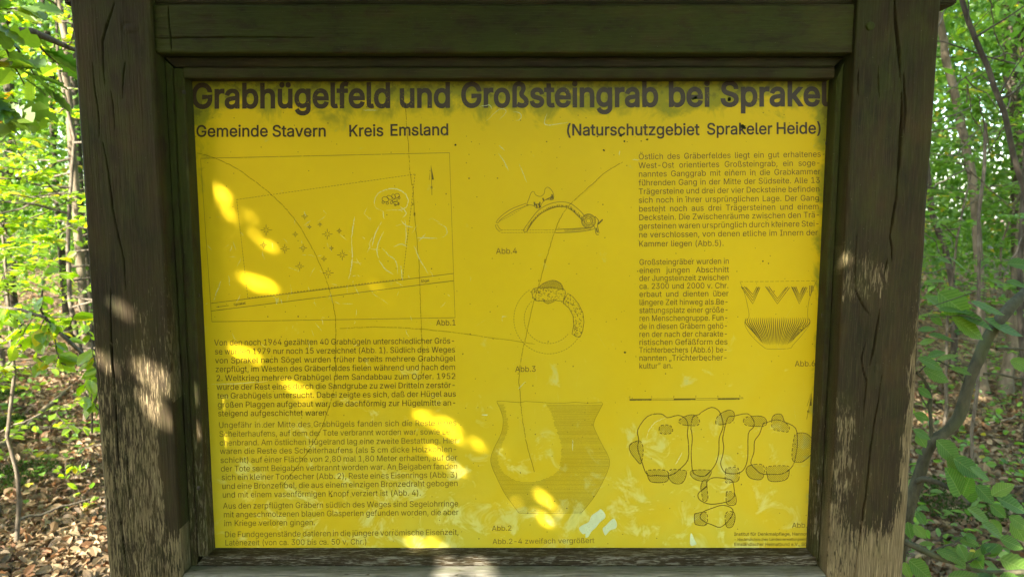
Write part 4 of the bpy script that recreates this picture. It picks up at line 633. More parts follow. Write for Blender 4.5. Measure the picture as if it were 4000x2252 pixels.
    big = [[(165, 410), (235, 315), (330, 298), (375, 325), (450, 308), (500, 330), (520, 375), (515, 440), (522, 500), (520, 620), (460, 690), (430, 715), (375, 735), (300, 732), (232, 728), (195, 640), (165, 545), (172, 480)],
           [(545, 420), (540, 400), (555, 320), (600, 302), (610, 290), (685, 252), (740, 280), (765, 350), (765, 400), (740, 470), (738, 560), (720, 640), (680, 700), (630, 738), (560, 718), (545, 640), (543, 560), (550, 480)],
           [(765, 480), (770, 440), (800, 325), (840, 315), (940, 297), (985, 350), (980, 395), (945, 440), (942, 600), (920, 680), (880, 715), (820, 720), (775, 705), (750, 650), (765, 590), (772, 530)],
           [(990, 490), (1025, 440), (1050, 370), (1075, 360), (1140, 340), (1200, 355), (1280, 400), (1292, 500), (1285, 570), (1262, 660), (1200, 715), (1130, 725), (1040, 720), (1000, 690), (963, 645), (985, 570)],
           [(590, 880), (600, 850), (650, 810), (655, 775), (700, 748), (790, 755), (835, 775), (848, 860), (840, 890), (790, 920), (680, 935), (610, 910)],
           [(605, 1030), (625, 990), (700, 960), (760, 942), (815, 955), (838, 985), (815, 1040), (750, 1097), (690, 1080), (640, 1060)]]
    for b in big: s.line(L(smooth(b, 3, True)), 3.4, closed=True)
    hs = [[(110, 515), (165, 488), (190, 500), (203, 540), (200, 600), (185, 650), (160, 630), (112, 565)], [(315, 410), (330, 380), (390, 378), (412, 410), (395, 437), (330, 437)], [(455, 345), (500, 315), (560, 305), (600, 340), (590, 378), (520, 380), (470, 370)],
          [(715, 365), (730, 315), (800, 272), (845, 290), (835, 350), (780, 370), (740, 375)], [(910, 350), (935, 320), (1040, 315), (1075, 350), (1060, 385), (990, 385), (930, 378)], [(1110, 345), (1130, 305), (1180, 303), (1200, 350), (1235, 390), (1225, 425), (1180, 420), (1120, 405)],
          [(1255, 560), (1270, 460), (1290, 435), (1355, 437), (1400, 485), (1398, 570), (1330, 635), (1270, 635), (1255, 610)], [(232, 720), (240, 695), (360, 695), (380, 735), (370, 775), (300, 783), (250, 770)], [(380, 730), (400, 690), (480, 695), (510, 710), (480, 785), (410, 783)],
          [(535, 720), (560, 695), (670, 695), (682, 720), (640, 770), (570, 760)], [(785, 700), (800, 680), (875, 682), (877, 765), (830, 780), (785, 780)], [(930, 690), (960, 660), (1050, 658), (1055, 730), (1030, 762), (970, 755), (940, 730)], [(1070, 690), (1090, 668), (1220, 665), (1235, 700), (1220, 755), (1160, 775), (1095, 770), (1080, 735)],
          [(610, 810), (630, 765), (650, 775), (655, 830), (660, 900), (630, 915), (618, 870)], [(790, 860), (800, 845), (850, 860), (857, 935), (795, 935)], [(565, 1010), (580, 1000), (650, 995), (650, 1080), (580, 1080), (567, 1060)], [(785, 1000), (840, 990), (852, 1040), (830, 1095), (790, 1090)]]
    for h in hs:
        P = np.array(smooth(h, 3, True)); s.hatch(L(h), -.72, 5.2, 1.7)
        inside = np.zeros(len(P), bool)
        for b in big: inside |= in_poly(P[:, 0], P[:, 1], b)
        k = 0
        while k < len(P):                       # dashed where the stone lies under a capstone, solid elsewhere
            j = k
            while j < len(P) and inside[j] == inside[k]: j += 1
            q = [tuple(p) for p in P[k:j+1]]
            if j >= len(P): q.append(tuple(P[0]))
            if len(q) > 1: s.line(L(q), 3.0, dash=(12, 6) if inside[k] else None)
            k = j
    for k in range(5):
        a, b = 107+k*155.6, 107+(k+1)*155.6; ya, yb = 199-k*1.5, 199-(k+1)*1.5
        if k % 2 == 0: s.line(L([(a, ya), (b, yb)]), 7)
        else: s.line(L([(a, ya-5), (b, yb-5)]), 1.5); s.line(L([(a, ya+5), (b, yb+5)]), 1.5)
    for k in range(6): s.text(str(k), *Pc(102+k*155.6, 187-k*1.5), *Pc(113+k*155.6, 187-k*1.5), 7, .01)
    s.text('m', *Pc(890, 195), *Pc(911, 194), 9.5, .01)
    north(Pc, (1392, 150), (1360, 243), (1392, 241), (1377, 243), (1358, 336)); s.text('N', *Pc(1360, 290), *Pc(1378, 290), 9, .02)
    s.build('tomb_plan_drawing', ink_line, panel)

    # hairline cracks in the sheet, scratches and splashes
    s = Sheet()
    wob = lambda pts: [(x+random.uniform(-1.2, 1.2), yy+random.uniform(-1.2, 1.2)) for x, yy in smooth(pts, 8)]
    s.line(wob(Mc.l([(40, 75), (160, 108), (330, 185), (480, 290), (600, 385), (700, 480), (800, 600), (880, 730), (950, 860), (1010, 1000), (1050, 1110), (1080, 1230), (1098, 1340), (1100, 1440)])+Tc.l([(822, 180), (820, 300), (805, 420), (770, 530), (730, 640), (660, 760), (560, 900), (480, 1000)])), 2.6)
    s.line(wob(Hc.l([(1752, 300), (1760, 480), (1775, 640), (1785, 820), (1800, 930)])+Mc.l([(1690, 330), (1703, 540), (1715, 680), (1735, 900), (1743, 1080), (1750, 1250), (1755, 1450)])+Tc.l([(1370, 200), (1360, 320)])), 2.6)
    s.line(wob(Mc.l([(1130, 1415), (1400, 1403), (1700, 1415), (2000, 1445)])+Fc.l([(180, 1152), (400, 1185)])), 2.2)
    s.line(wob(Fc.l([(980, -10), (870, 55), (780, 135), (690, 215), (620, 285), (560, 380), (520, 490), (490, 590), (465, 670), (430, 800), (395, 910), (360, 1070), (330, 1200), (305, 1330), (298, 1440)])+Vc.l([(325, 110), (335, 250), (350, 370), (380, 530), (430, 710)])), 2.6)
    for (x, yy), r in ((Fc(470, 640), 6), (Fc(430, 770), 4), (Vc(337, 250), 4), (Mc(1703, 540), 6), (Mc(1690, 465), 4)): s.fill([(x+r*.6*math.cos(t)*random.uniform(.7, 1.3), yy+r*1.5*math.sin(t)) for t in np.linspace(0, 6.28, 10)[:-1]])
    s.build('hairline_crack', crackm, panel, .0008)
    s = Sheet()
    for pts in ([(1460, 520), (1400, 480), (1410, 400), (1480, 355), (1560, 348), (1630, 385), (1655, 440), (1630, 495), (1560, 510), (1480, 510)], [(1460, 515), (1470, 580)], [(1590, 480), (1640, 530), (1610, 570)], [(1450, 600), (1400, 700), (1380, 790)], [(1470, 670), (1430, 750), (1415, 830), (1430, 880)],
                [(1600, 590), (1640, 630), (1690, 640)], [(1630, 580), (1640, 700), (1630, 780)], [(1455, 800), (1500, 850), (1560, 900), (1575, 1000)], [(1700, 780), (1740, 880), (1810, 1000)], [(1735, 750), (1790, 690)], [(1880, 610), (1940, 640), (1950, 690), (1910, 720)], [(1720, 720), (1880, 725)],
                [(1540, 790), (1600, 770), (1650, 790)], [(1430, 890), (1480, 960), (1540, 1000)], [(1600, 930), (1610, 1050)], [(280, 1010), (290, 1090)], [(225, 1045), (165, 1200)], [(860, 520), (870, 560)], [(1220, 700), (1225, 900), (1200, 1040)], [(1245, 560), (1220, 720)], [(640, 1180), (650, 1230)], [(660, 1175), (655, 1225)], [(680, 1180), (690, 1228)]):
        s.line(wob(Mc.l(pts)), random.uniform(2, 3.2), taper=True)
    for f, pts in ((Kc, [(10, 370), (60, 380), (70, 420), (30, 440)]), (Kc, [(270, 380), (262, 470), (440, 452)]), (Hc, [(2320, 330), (2400, 320), (2420, 350)]), (Hc, [(2380, 440), (2480, 350), (2530, 370), (2480, 430)]), (Hc, [(2475, 630), (2520, 670)]), (Hc, [(2470, 690), (2520, 760), (2550, 825)]), (Fc, [(205, 0), (230, 45)]),
                   (Fc, [(300, 0), (350, 125)]), (Hc, [(1420, 357), (1540, 357)]), (Vc, [(700, 480), (700, 560)]), (Fc, [(190, 1035), (190, 1005), (220, 1005)]), (Kc, [(930, 740), (985, 743)]), (Kc, [(832, 670), (832, 710)]), (Pc, [(230, 480), (240, 420), (290, 360), (370, 320)]), (Pc, [(430, 660), (480, 570)]), (Tc, [(40, 355), (200, 350), (400, 335)]), (Vc, [(310, 125), (370, 70)])):
        s.line(wob(f.l(pts)), random.uniform(2, 3), taper=True)
    for k in range(90):
        x, yy = Mc(random.gauss(1000, 420), random.gauss(950, 260)); a = random.gauss(1.2, .8); l = random.uniform(10, 45)
        if 800 < x < 1850: s.line([(x, yy), (x+l*.5*math.cos(a)+random.uniform(-4, 4), yy+l*.5*math.sin(a)), (x+l*math.cos(a), yy+l*math.sin(a))], random.uniform(.8, 1.8), taper=True)
    for k in range(60):
        x, yy = random.uniform(900, 3150), random.uniform(1150, 2130); a = random.gauss(1.0, 1.0); l = random.uniform(15, 70)
        s.line([(x, yy), (x+l*math.cos(a), yy+l*math.sin(a))], random.uniform(.7, 1.5), taper=True)
    s.build('scratches', pale, panel, .0009)['kind'] = 'stuff'
    s = Sheet()
    for f, pts in ((Vc, [(745, 1110), (770, 1080), (810, 1060), (830, 1020), (880, 985), (900, 972), (925, 1000), (930, 1035), (890, 1060), (860, 1100), (830, 1130), (815, 1165), (795, 1165), (790, 1140), (765, 1142)]),
                   (Vc, [(915, 1110), (940, 1080), (965, 1050), (995, 1040), (1012, 1070), (1000, 1100), (960, 1120), (935, 1155), (918, 1150)]), (Pc, [(545, 1140), (560, 1180), (578, 1200), (572, 1220), (545, 1225), (535, 1200)]), (Vc, [(50, 305), (100, 302), (90, 316)])):
        s = Sheet(); s.fill(smooth([(x+random.uniform(-3, 3), yy+random.uniform(-3, 3)) for x, yy in f.l(pts)], 3, True)); s.build('splash_stain', whitem, panel, .0007)
    s = Sheet()
    for (x, yy), r in ((Kc(712, 668), 9), (Kc(1047, 585), 9), (Kc(840, 555), 16), (Kc(1690, 265), 24), (Kc(1790, 490), 26), (Kc(1410, 265), 22), (Hc(1805, 535), 12), (Hc(2137, 627), 9), (Hc(50, 228), 8), (Hc(1010, 540), 8), (Kc(870, 598), 8), (Kc(1000, 597), 5), (Fc(997, 1240), 9), (Kc(1510, 150), 10), (Kc(660, 562), 6), (Rc(914, 724), 6), (Rc(948, 738), 5)):
        for k in range(3 if r > 9 else 1):
            cx, cy = x+random.uniform(-.4, .4)*r*(r > 9), yy+random.uniform(-.3, .3)*r*(r > 9); q = r*(.55 if r > 9 else 1)
            s.fill([(cx+q*.5*math.cos(t)*random.uniform(.6, 1.4), cy+q*.45*math.sin(t)*random.uniform(.6, 1.4)) for t in np.linspace(0, 6.28, 11)[:-1]])
    s.build('moss_specks', stainm, panel, .0010)['kind'] = 'stuff'
# ------------------------------------------------------------------ timber pieces
def timber(name, mat, parent, x0, x1, z0, z1, yf, depth, axis='z', du=.0009, rows=None, cracks=(), knots=(), wear=None, moss=None, grey=0., chamfer=.004, rough=.0005, seed=0, ends=(0, 0)):
    """a squared timber whose front face lies at y=yf. axis = grain direction. cracks/wear are given in (x, z)."""
    if axis == 'z': ua, ub, va, vb = x0, x1, z0, z1
    else: ua, ub, va, vb = z0, z1, x0, x1
    n = max(5, int((ub-ua)/du)); fu = np.linspace(ua, ub, n)
    if rows is None: rows = np.linspace(va, vb, max(6, int((vb-va)/.005)))
    rows = np.array(sorted(set(np.round([va, vb, *[r for r in rows if va < r < vb]], 5))))
    k = 5; ds = np.linspace(0, depth, k+1)[1:]
    ringu = np.concatenate([fu, np.full(k, ub), np.linspace(ub, ua, 4)[1:], np.full(k-1, ua)])
    ringd = np.concatenate([np.zeros(n), ds, np.full(3, depth), ds[::-1][1:]])
    ringp = np.concatenate([[0], np.cumsum(np.hypot(np.diff(ringu), np.diff(ringd)))])
    m = len(ringu); R = len(rows)
    U = np.broadcast_to(ringu, (R, m)).copy(); D = np.broadcast_to(ringd, (R, m)).copy(); Vv = np.broadcast_to(rows[:, None], (R, m)).copy()
    front = np.zeros((R, m), bool); front[:, :n] = True
    # rounded long edges, grain relief, cracks, knots
    e = np.minimum(U-ua, ub-U)
    ed = chamfer*(.5+vnoise(Vv*14, U*0+seed, 2+seed))
    h = np.where(front & (e < ed), (ed-np.sqrt(np.maximum(0, ed**2-(ed-e)**2))), 0)
    h = h+np.where(front, (fbm(U*330, Vv*9, seed, 2)-.5)*rough*2+(fbm(U*25, Vv*4, seed+5, 2)-.5)*.002, 0)
    side = (~front) & (D < depth)
    wob = (fbm(D*60+seed, Vv*5, seed+9, 2)-.5)*.0016
    U = U+np.where(side, wob, 0)
    if axis == 'z': XX, ZZ = U, Vv
    else: XX, ZZ = Vv, U
    for pts, w, dp in cracks:
        w = max(.0022, w*.72)
        b = np.array(pts); pad = w*2
        sel = front & (XX > b[:, 0].min()-pad) & (XX < b[:, 0].max()+pad) & (ZZ > b[:, 1].min()-pad) & (ZZ < b[:, 1].max()+pad)
        dd, fr = poly_dist(XX[sel]+(vnoise(ZZ[sel]*40, XX[sel]*0, 4)-.5)*.0016, ZZ[sel], pts)
        ww = w*.5*np.clip(np.sin(np.pi*np.clip(fr, .02, .98))**.6, .35, 1)*(.75+.5*vnoise(fr*9, fr*0, seed+3))
        h[sel] = np.maximum(h[sel], dp*np.clip(1.25-dd/ww, 0, 1)**.7*(dd < ww*1.25))
    for kx, kz, r, dp in knots:
        q = ((XX-kx)/r)**2+((ZZ-kz)/(r*.62))**2
        h = h+np.where(front, -dp*np.exp(-q*1.2)+dp*1.3*np.exp(-((np.sqrt(q)-1.25)/.22)**2)*(.4+.6*(XX < kx)), 0)
    Yv = yf+D+h
    V = np.stack([XX, Yv, ZZ], -1).reshape(-1, 3)
    i = np.arange(R-1)[:, None]*m; j = np.arange(m)[None]; j2 = (j+1) % m
    F = np.stack([i+j, i+j2, i+m+j2, i+m+j], -1).reshape(-1, 4)
    if axis != 'z': F = F[:, ::-1]
    # end caps
    cap = []
    for base, flip in ((0, False), ((R-1)*m, True)):
        ctr = len(V); c = V[base:base+m].mean(0); V = np.vstack([V, c])
        a = base+np.arange(m); bq = base+(np.arange(m)+1) % m
        t = np.stack([bq, a, np.full(m, ctr)], 1); cap.append(t[:, ::-1] if flip != (axis != 'z') else t)
    me = npmesh(name, V, [F, np.concatenate(cap)], True)
    off = seed*1.37
    uvr = np.concatenate([np.stack([np.broadcast_to(ringp, (R, m)), Vv], -1).reshape(-1, 2), [[0, va], [0, vb]]])+off
    set_uv(me, uvr)
    pad2 = lambda A: np.concatenate([np.asarray(A).reshape(-1), [0, 0]])
    Wr = wear(XX, ZZ) if wear else np.full((R, m), .2)
    Ms = moss(XX, ZZ) if moss else np.full((R, m), .3)
    Ms = Ms + np.where(side, .35, 0)
    set_attr(me, 'wear', pad2(Wr)); set_attr(me, 'moss', pad2(np.clip(Ms, 0, 1))); set_attr(me, 'grey', pad2(np.full((R, m), grey) if np.isscalar(grey) else grey(XX, ZZ)))
    # slanted ends (mitres): shear the first/last rows
    return link(name, me, mat, parent)

WOOD = wood_material()
P0 = lambda pts, Y=0.0: [(lambda q: (q.x, q.z))(at(px, py, Y)) for px, py in pts]
c1 = crop(0, 0, 1.288); c2 = crop(0, 1126, 1.288); c3 = crop(3000, 0, 1.288); c4 = crop(3000, 1126, 1.288); cA = crop(540, 0, 3.625); cB = crop(260, 0, 2.9); cR = crop(3000, 0, 3.6257)

board = empty('information_board', (0, .08, 0))
tag(board, 'timber framed yellow information board about burial mounds, under a small roof', 'information board')

# posts
LX0, LX1 = at(350, 1126, 0).x, at(649, 1126, 0).x
RX0, RX1 = at(3291, 1118, 0).x, at(3602, 1126, 0).x
zpx = lambda py, Y=0.0: at(2000, py, Y).z
post_rows = np.concatenate([np.linspace(-.3, .85, 24), np.arange(.85, 2.06, .0038), np.linspace(2.06, 2.3, 6)])
def wear_left(X, Z):
    t = sstep(zpx(700), zpx(1850), Z)                      # weathered towards the ground
    w = -.18+.72*t+.25*(fbm(X*22, Z*7, 2)-.5)
    jx = (vnoise(X*700, Z*45, 3)-.5)*.010+(vnoise(X*120, Z*30, 6)-.5)*.010; jz = (vnoise(X*500, Z*12, 9)-.5)*.05
    blot = in_poly(X+jx, Z+jz, P0(c2.l([(812, 545), (850, 520), (885, 570), (892, 800), (905, 1050), (908, 1250), (880, 1240), (842, 1230), (818, 1060), (798, 950), (795, 870), (812, 790), (806, 690), (815, 620)])))
    w = np.where(blot, -.45, w)
    w = w+.18*sstep(.016, .0, np.minimum(X-LX0, LX1-X))*sstep(zpx(300), zpx(1100), Z)
    d, _ = poly_dist(X, Z, P0(c2.l([(640, 10), (700, 120), (760, 30)]))); w = w+.12*sstep(.05, 0, d)
    d, _ = poly_dist(X, Z, P0(c2.l([(560, 40), (600, 140), (640, 200)]))); w = w-.25*sstep(.04, 0, d)*(Z > zpx(1400))
    return w
def moss_top(X, Z): return .17+.44*sstep(zpx(1500), zpx(0), Z)*fbm(X*30, Z*12, 5)
lc = [([(575, 20), (553, 90), (535, 140), (515, 210), (516, 320), (528, 420)], .0046, .014), ([(628, 310), (620, 390), (617, 490)], .0034, .010), ([(462, 310), (480, 470), (497, 600), (500, 690)], .0026, .007), ([(560, 455), (568, 560), (578, 650)], .0026, .007),
      ([(520, 720), (545, 860), (563, 1020), (595, 1180), (622, 1300), (633, 1450)], .0034, .012)]
lc = [(P0(c1.l(p)), w, d) for p, w, d in lc]+[(P0(c2.l(p)), w, d) for p, w, d in (([(560, 0), (556, 150), (560, 300), (575, 500), (590, 750), (600, 900)], .0050, .016), ([(567, 880), (580, 1030), (605, 1180), (625, 1320), (640, 1460)], .0056, .016), ([(628, 740), (640, 900), (655, 1080)], .0030, .010))]
kn = lambda f, x, y, r, d: (*P0([f(x, y)])[0], r, d)
timber('post', WOOD, board, LX0, LX1, -.3, 2.3, 0, .155, rows=post_rows, cracks=lc, knots=[kn(cB, 730, 320, .013, .0016)], wear=wear_left, moss=moss_top, chamfer=.006, seed=1, du=.0008)
def wear_right(X, Z):
    t = sstep(zpx(500), zpx(2250), Z)
    w = -.20+.40*t+.25*(fbm(X*22, Z*7, 4)-.5)
    X0, Z0 = X, Z; X = X+(vnoise(X*700, Z*45, 3)-.5)*.012+(vnoise(X*90, Z*25, 6)-.5)*.014; Z = Z+(vnoise(X*500, Z*12, 9)-.5)*.05
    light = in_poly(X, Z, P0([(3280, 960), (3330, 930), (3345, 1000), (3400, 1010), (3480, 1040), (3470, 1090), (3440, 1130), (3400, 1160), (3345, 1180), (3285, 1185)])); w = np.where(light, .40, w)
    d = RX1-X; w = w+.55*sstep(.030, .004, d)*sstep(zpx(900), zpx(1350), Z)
    d, _ = poly_dist(X, Z, P0(c4.l([(560, 100), (570, 500), (550, 900), (500, 1130)])))
    oval = sstep(.034, .062, d)*sstep(zpx(1250), zpx(1800), Z); w = w+.38*oval
    dk, _ = poly_dist(X, Z, P0(c4.l([(600, 120), (650, 500), (640, 800), (560, 1000)]))); w = w-.30*sstep(.030, 0, dk)
    w = w+.18*sstep(zpx(1900), zpx(2250), Z)
    band = sstep(zpx(1150), zpx(1200), Z)*sstep(zpx(1520), zpx(1380), Z)*(X < RX1-.03); w = w-.3*band
    return w
rc = [([(635, 0), (640, 80), (650, 180), (660, 300), (667, 390)], .0070, .020), ([(682, 360), (688, 480), (690, 560), (685, 670)], .0050, .014), ([(672, 470), (672, 600), (668, 720), (660, 830), (652, 900)], .0075, .020), ([(655, 890), (645, 1000), (628, 1110), (612, 1200)], .0055, .016), ([(612, 1180), (624, 1250), (622, 1310)], .0040, .012),
      ([(455, 345), (454, 420), (455, 490)], .0026, .008), ([(553, 330), (556, 420), (560, 480)], .0022, .006), ([(450, 1170), (440, 1300), (438, 1450)], .0030, .009), ([(600, 1300), (585, 1380)], .0022, .005)]
rc = [(P0(c3.l(p)), w, d) for p, w, d in rc]+[(P0(c4.l(p)), w, d) for p, w, d in (([(438, 0), (455, 40), (480, 90), (515, 135)], .0032, .010), ([(563, 100), (545, 220), (530, 310), (512, 380)], .0050, .014), ([(490, 270), (470, 350), (480, 420), (497, 470), (485, 560), (478, 640)], .0036, .010),
      ([(572, 440), (555, 560), (530, 700), (510, 860), (492, 1040), (475, 1150), (455, 1300), (435, 1450)], .0042, .014))]
timber('post', WOOD, board, RX0, RX1, -.3, 2.3, 0, .155, rows=post_rows, cracks=rc, knots=[kn(c4, 555, 405, .009, .0012), kn(c4, 545, 500, .006, .0008)], wear=wear_right, moss=moss_top, chamfer=.006, seed=2, du=.0008)
# dowel in its drilled hole
def disc_mesh(name, cx, cz, y, r, h, n=20):
    V = []; F = []
    for yy, rr in ((y+h, r), (y, r), (y-.0006, r*.82)):
        for k in range(n): a = 2*math.pi*k/n; V.append((cx+rr*math.cos(a)*(1+.04*math.sin(3*a)), yy, cz+rr*math.sin(a)))
    for q in range(2):
        for k in range(n): F.append((q*n+k, q*n+(k+1) % n, (q+1)*n+(k+1) % n, (q+1)*n+k))
    V.append((cx, y-.0008, cz)); T = [(2*n+k, 2*n+(k+1) % n, 3*n) for k in range(n)]
    me = npmesh(name, np.array(V), [np.array(F), np.array(T)], True)
    set_uv(me, np.array(V)[:, [0, 2]]+3.3); set_attr(me, 'wear', np.full(len(V), .1)); set_attr(me, 'moss', np.full(len(V), .8)); set_attr(me, 'grey', np.zeros(len(V)))
    return me
q = at(*cR(1440, 375), 0); link('dowel', disc_mesh('dowel', q.x, q.z, -.0035, .0078, .02), WOOD, board)

# top beam
bx0, bx1 = at(600, 100, .008).x, at(3333, 100, .008).x
bz1, bz0 = zpx(16, .008), zpx(207, .008)
brow = np.concatenate([np.arange(bx0, bx1, .006), np.arange(at(645, 80, .008).x, at(675, 80, .008).x, .0008)])
bc = [(P0(cA.l([(418, 60), (432, 300), (455, 520), (468, 760)]), .008), .0042, .010), (P0(cA.l([(215, 540), (450, 542), (700, 528), (950, 535), (1200, 528), (1450, 525)])+[(1100, 146), (1300, 149)], .008), .0030, .008)]
timber('top_beam', WOOD, board, bx0, bx1, bz0, bz1, .008, .085, axis='x', rows=brow, cracks=bc, wear=lambda X, Z: -.12+.1*fbm(X*3, Z*20, 3), moss=lambda X, Z: .45+.35*fbm(X*5, Z*20, 8), chamfer=.005, seed=3, du=.0012)
# pale batten on the beam, dark soffit boards behind
timber('batten', WOOD, board, at(690, 10, .06).x, at(3010, 10, .06).x, bz1+.001, bz1+.012, .035, .03, axis='x', wear=lambda X, Z: X*0+.75, moss=lambda X, Z: X*0, seed=4, du=.002)

# mitred rails of the outer frame, then the beads that hold the sheet
def quad_prism(name, front, yf, depth, axis, seed, wear, moss, grey=0., cham=.002):
    """front: four (x, z) corners, counter-clockwise seen from the front"""
    P = np.array(front); n = 40 if axis == 'z' else 60; m = 8
    V = []; uv = []
    lf = np.linspace(0, 1, n); cf = np.linspace(0, 1, m)
    A, B, Cc, Dd = P                               # A-B first end, D-C last end for the grain running A->D
    prof = [(0, depth), *[(c, (0 if 0 < c < 1 else cham)) for c in cf], (1, depth)]
    for t in lf:
        a = A+(Dd-A)*t; b = B+(Cc-B)*t
        for c, dp in prof:
            p = a+(b-a)*c
            V.append((p[0], yf+dp+.0008*(vnoise(np.array(t*40+seed), np.array(c*3))-.5), p[1]))
    V = np.array(V); k = len(prof)
    F = [(i*k+j, i*k+j+1, (i+1)*k+j+1, (i+1)*k+j) for i in range(n-1) for j in range(k-1)]
    F += [(i*k+k-1, i*k, (i+1)*k, (i+1)*k+k-1) for i in range(n-1)]
    c0 = len(V); V = np.vstack([V, V[:k].mean(0), V[-k:].mean(0)])
    T = [(j, (j+1) % k, c0) for j in range(k)]+[((n-1)*k+(j+1) % k, (n-1)*k+j, c0+1) for j in range(k)]
    bm = bmesh.new(); vs = [bm.verts.new(v) for v in V]
    for f in F+T: bm.faces.new([vs[q] for q in f])
    bmesh.ops.recalc_face_normals(bm, faces=bm.faces); me = bpy.data.meshes.new(name); bm.to_mesh(me); bm.free()
    al = V[:, 2] if axis == 'z' else V[:, 0]; ac = (V[:, 0] if axis == 'z' else V[:, 2])+V[:, 1]
    set_uv(me, np.stack([ac, al], 1)+seed*.77)
    set_attr(me, 'wear', wear(V[:, 0], V[:, 2])); set_attr(me, 'moss', moss(V[:, 0], V[:, 2])); set_attr(me, 'grey', np.full(len(V), grey))
    return link(name, me, WOOD, board)
Yr, Yb = .040, .038
rz0 = zpx(261, Yr); sill_z = zpx(2209, Yb)
lrx1 = at(720, 1200, Yr).x
lbx0, lbx1 = at(722, 1200, Yb).x, at(763, 1200, Yb).x
rbx0, rbx1 = at(3226, 1200, Yb).x, RX0-.0015
tz1, tz0 = zpx(264, Yb), zpx(305, Yb)
bbz1 = zpx(2158, PY); bbz0 = zpx(2174, Yb)
darkw = lambda X, Z: -.08+.5*sstep(zpx(1100), zpx(2100), Z)
mossv = lambda X, Z: .35+.35*sstep(zpx(1800), zpx(300), Z)
W_ = lambda a: (lambda X, Z: X*0+a)
# top rail (mitred), side rail
quad_prism('frame_rail', [(LX1+.002, bz0-.001), (lrx1+.006, rz0), (rbx1-.020, rz0), (rbx1, bz0-.001)], Yr, .05, 'x', 11, W_(-.05), W_(.25))
quad_prism('frame_rail', [(LX1+.001, sill_z-.03), (lrx1, sill_z+.004), (lrx1, rz0+.001), (LX1+.001, bz0-.006)], Yr+.001, .05, 'z', 12, darkw, mossv)
# bottom rail with mitred ends, standing on the sill
quad_prism('frame_rail', [(LX1+.012, sill_z+.0005), (lbx0+.012, bbz0+.001), (rbx0+.004, bbz0+.001), (rbx1-.004, sill_z+.0005)], Yb-.002, .05, 'x', 13, W_(.42), W_(.1), .75)
# beads
quad_prism('glazing_bead', [(lbx0+.022, tz1), (lbx0+.022, tz0), (rbx1-.019, tz0), (rbx1-.019, tz1)], Yb-.001, .0385, 'x', 14, W_(-.02), W_(.42))
quad_prism('glazing_bead', [(lbx0, bbz0+.001), (lbx1, bbz0+.003), (lbx1, tz1-.002), (lbx0, tz1-.002)], Yb, .0375, 'z', 15, darkw, mossv, .2)
quad_prism('glazing_bead', [(rbx0, bbz0+.002), (rbx1, bbz0-.012), (rbx1, tz1+.012), (rbx0, tz0-.001)], Yb+.001, .0375, 'z', 16, darkw, mossv, .3)
quad_prism('glazing_bead', [(lbx1-.012, bbz1), (lbx1-.012, bbz0+.002), (rbx0+.002, bbz0+.002), (rbx0+.002, bbz1)], Yb+.0005, .0375, 'x', 17, W_(.40), W_(.15), .8)
# sill beam
srow = np.arange(LX1, RX0, .006)
timber('sill_beam', WOOD, board, LX1+.0025, RX0-.0025, sill_z-.16, sill_z, -.001, .10, axis='x', rows=srow, wear=lambda X, Z: .75+.1*fbm(X*4, Z*20, 3), moss=lambda X, Z: X*0+.12, grey=.85, chamfer=.006, seed=6, du=.002,
       cracks=[(P0([(1250, 2244), (1500, 2246), (1800, 2243)]), .003, .006)])
# nails in the beads
NAIL = (lambda t: t.done(t.principled((.03, .025, .02), .6)))(NT('rusty_nail'))
for px, py in ((722, 360), (777, 1153), (779, 1905), (3228, 560), (3211, 1230), (3195, 1880)):
    X = (lbx1 if px < 2000 else rbx0); t = (X-CAM.x)/((px-2000)/FPX)
    d = ray(px, py); Yn = CAM.y+d.y*(X-CAM.x)/d.x; Zn = CAM.z+d.z*(X-CAM.x)/d.x
    s = 1 if px < 2000 else -1
    V = [(X+s*.0012, Yn+.0028*math.cos(a), Zn+.0042*math.sin(a)) for a in np.linspace(0, 2*math.pi, 13)[:-1]]+[(X-s*.004, Yn+.0028*math.cos(a), Zn+.0042*math.sin(a)) for a in np.linspace(0, 2*math.pi, 13)[:-1]]
    F = [(k, (k+1) % 12, 12+(k+1) % 12, 12+k) for k in range(12)]; T = [(0, k, k+1) for k in range(1, 11)]
    link('nail', npmesh('nail', np.array(V), [np.array(F), np.array(T)]), NAIL, board)
# splinters of bare wood on the posts and beam
# back board
def slab(name, x0, x1, y0, y1, z0, z1, mat, parent, seed=0, wear=.1, moss=.3, grey=0):
    bm = bmesh.new(); bmesh.ops.create_cube(bm, size=1)
    for v in bm.verts: v.co = Vector(((x0+x1)/2+v.co.x*(x1-x0), (y0+y1)/2+v.co.y*(y1-y0), (z0+z1)/2+v.co.z*(z1-z0)))
    bmesh.ops.bevel(bm, geom=bm.edges[:], offset=.003, segments=2, affect='EDGES')
    me = bpy.data.meshes.new(name); bm.to_mesh(me); bm.free()
    co = np.array([v.co[:] for v in me.vertices])
    set_uv(me, np.stack([co[:, 2]+co[:, 1], co[:, 0]], 1)+seed); set_attr(me, 'wear', np.full(len(co), wear)); set_attr(me, 'moss', np.full(len(co), moss)); set_attr(me, 'grey', np.full(len(co), grey))
    return link(name, me, mat, parent)
slab('back_board', LX1+.003, RX0-.003, PY+.006, PY+.026, sill_z+.001, bz1-.01, WOOD, board, 5)
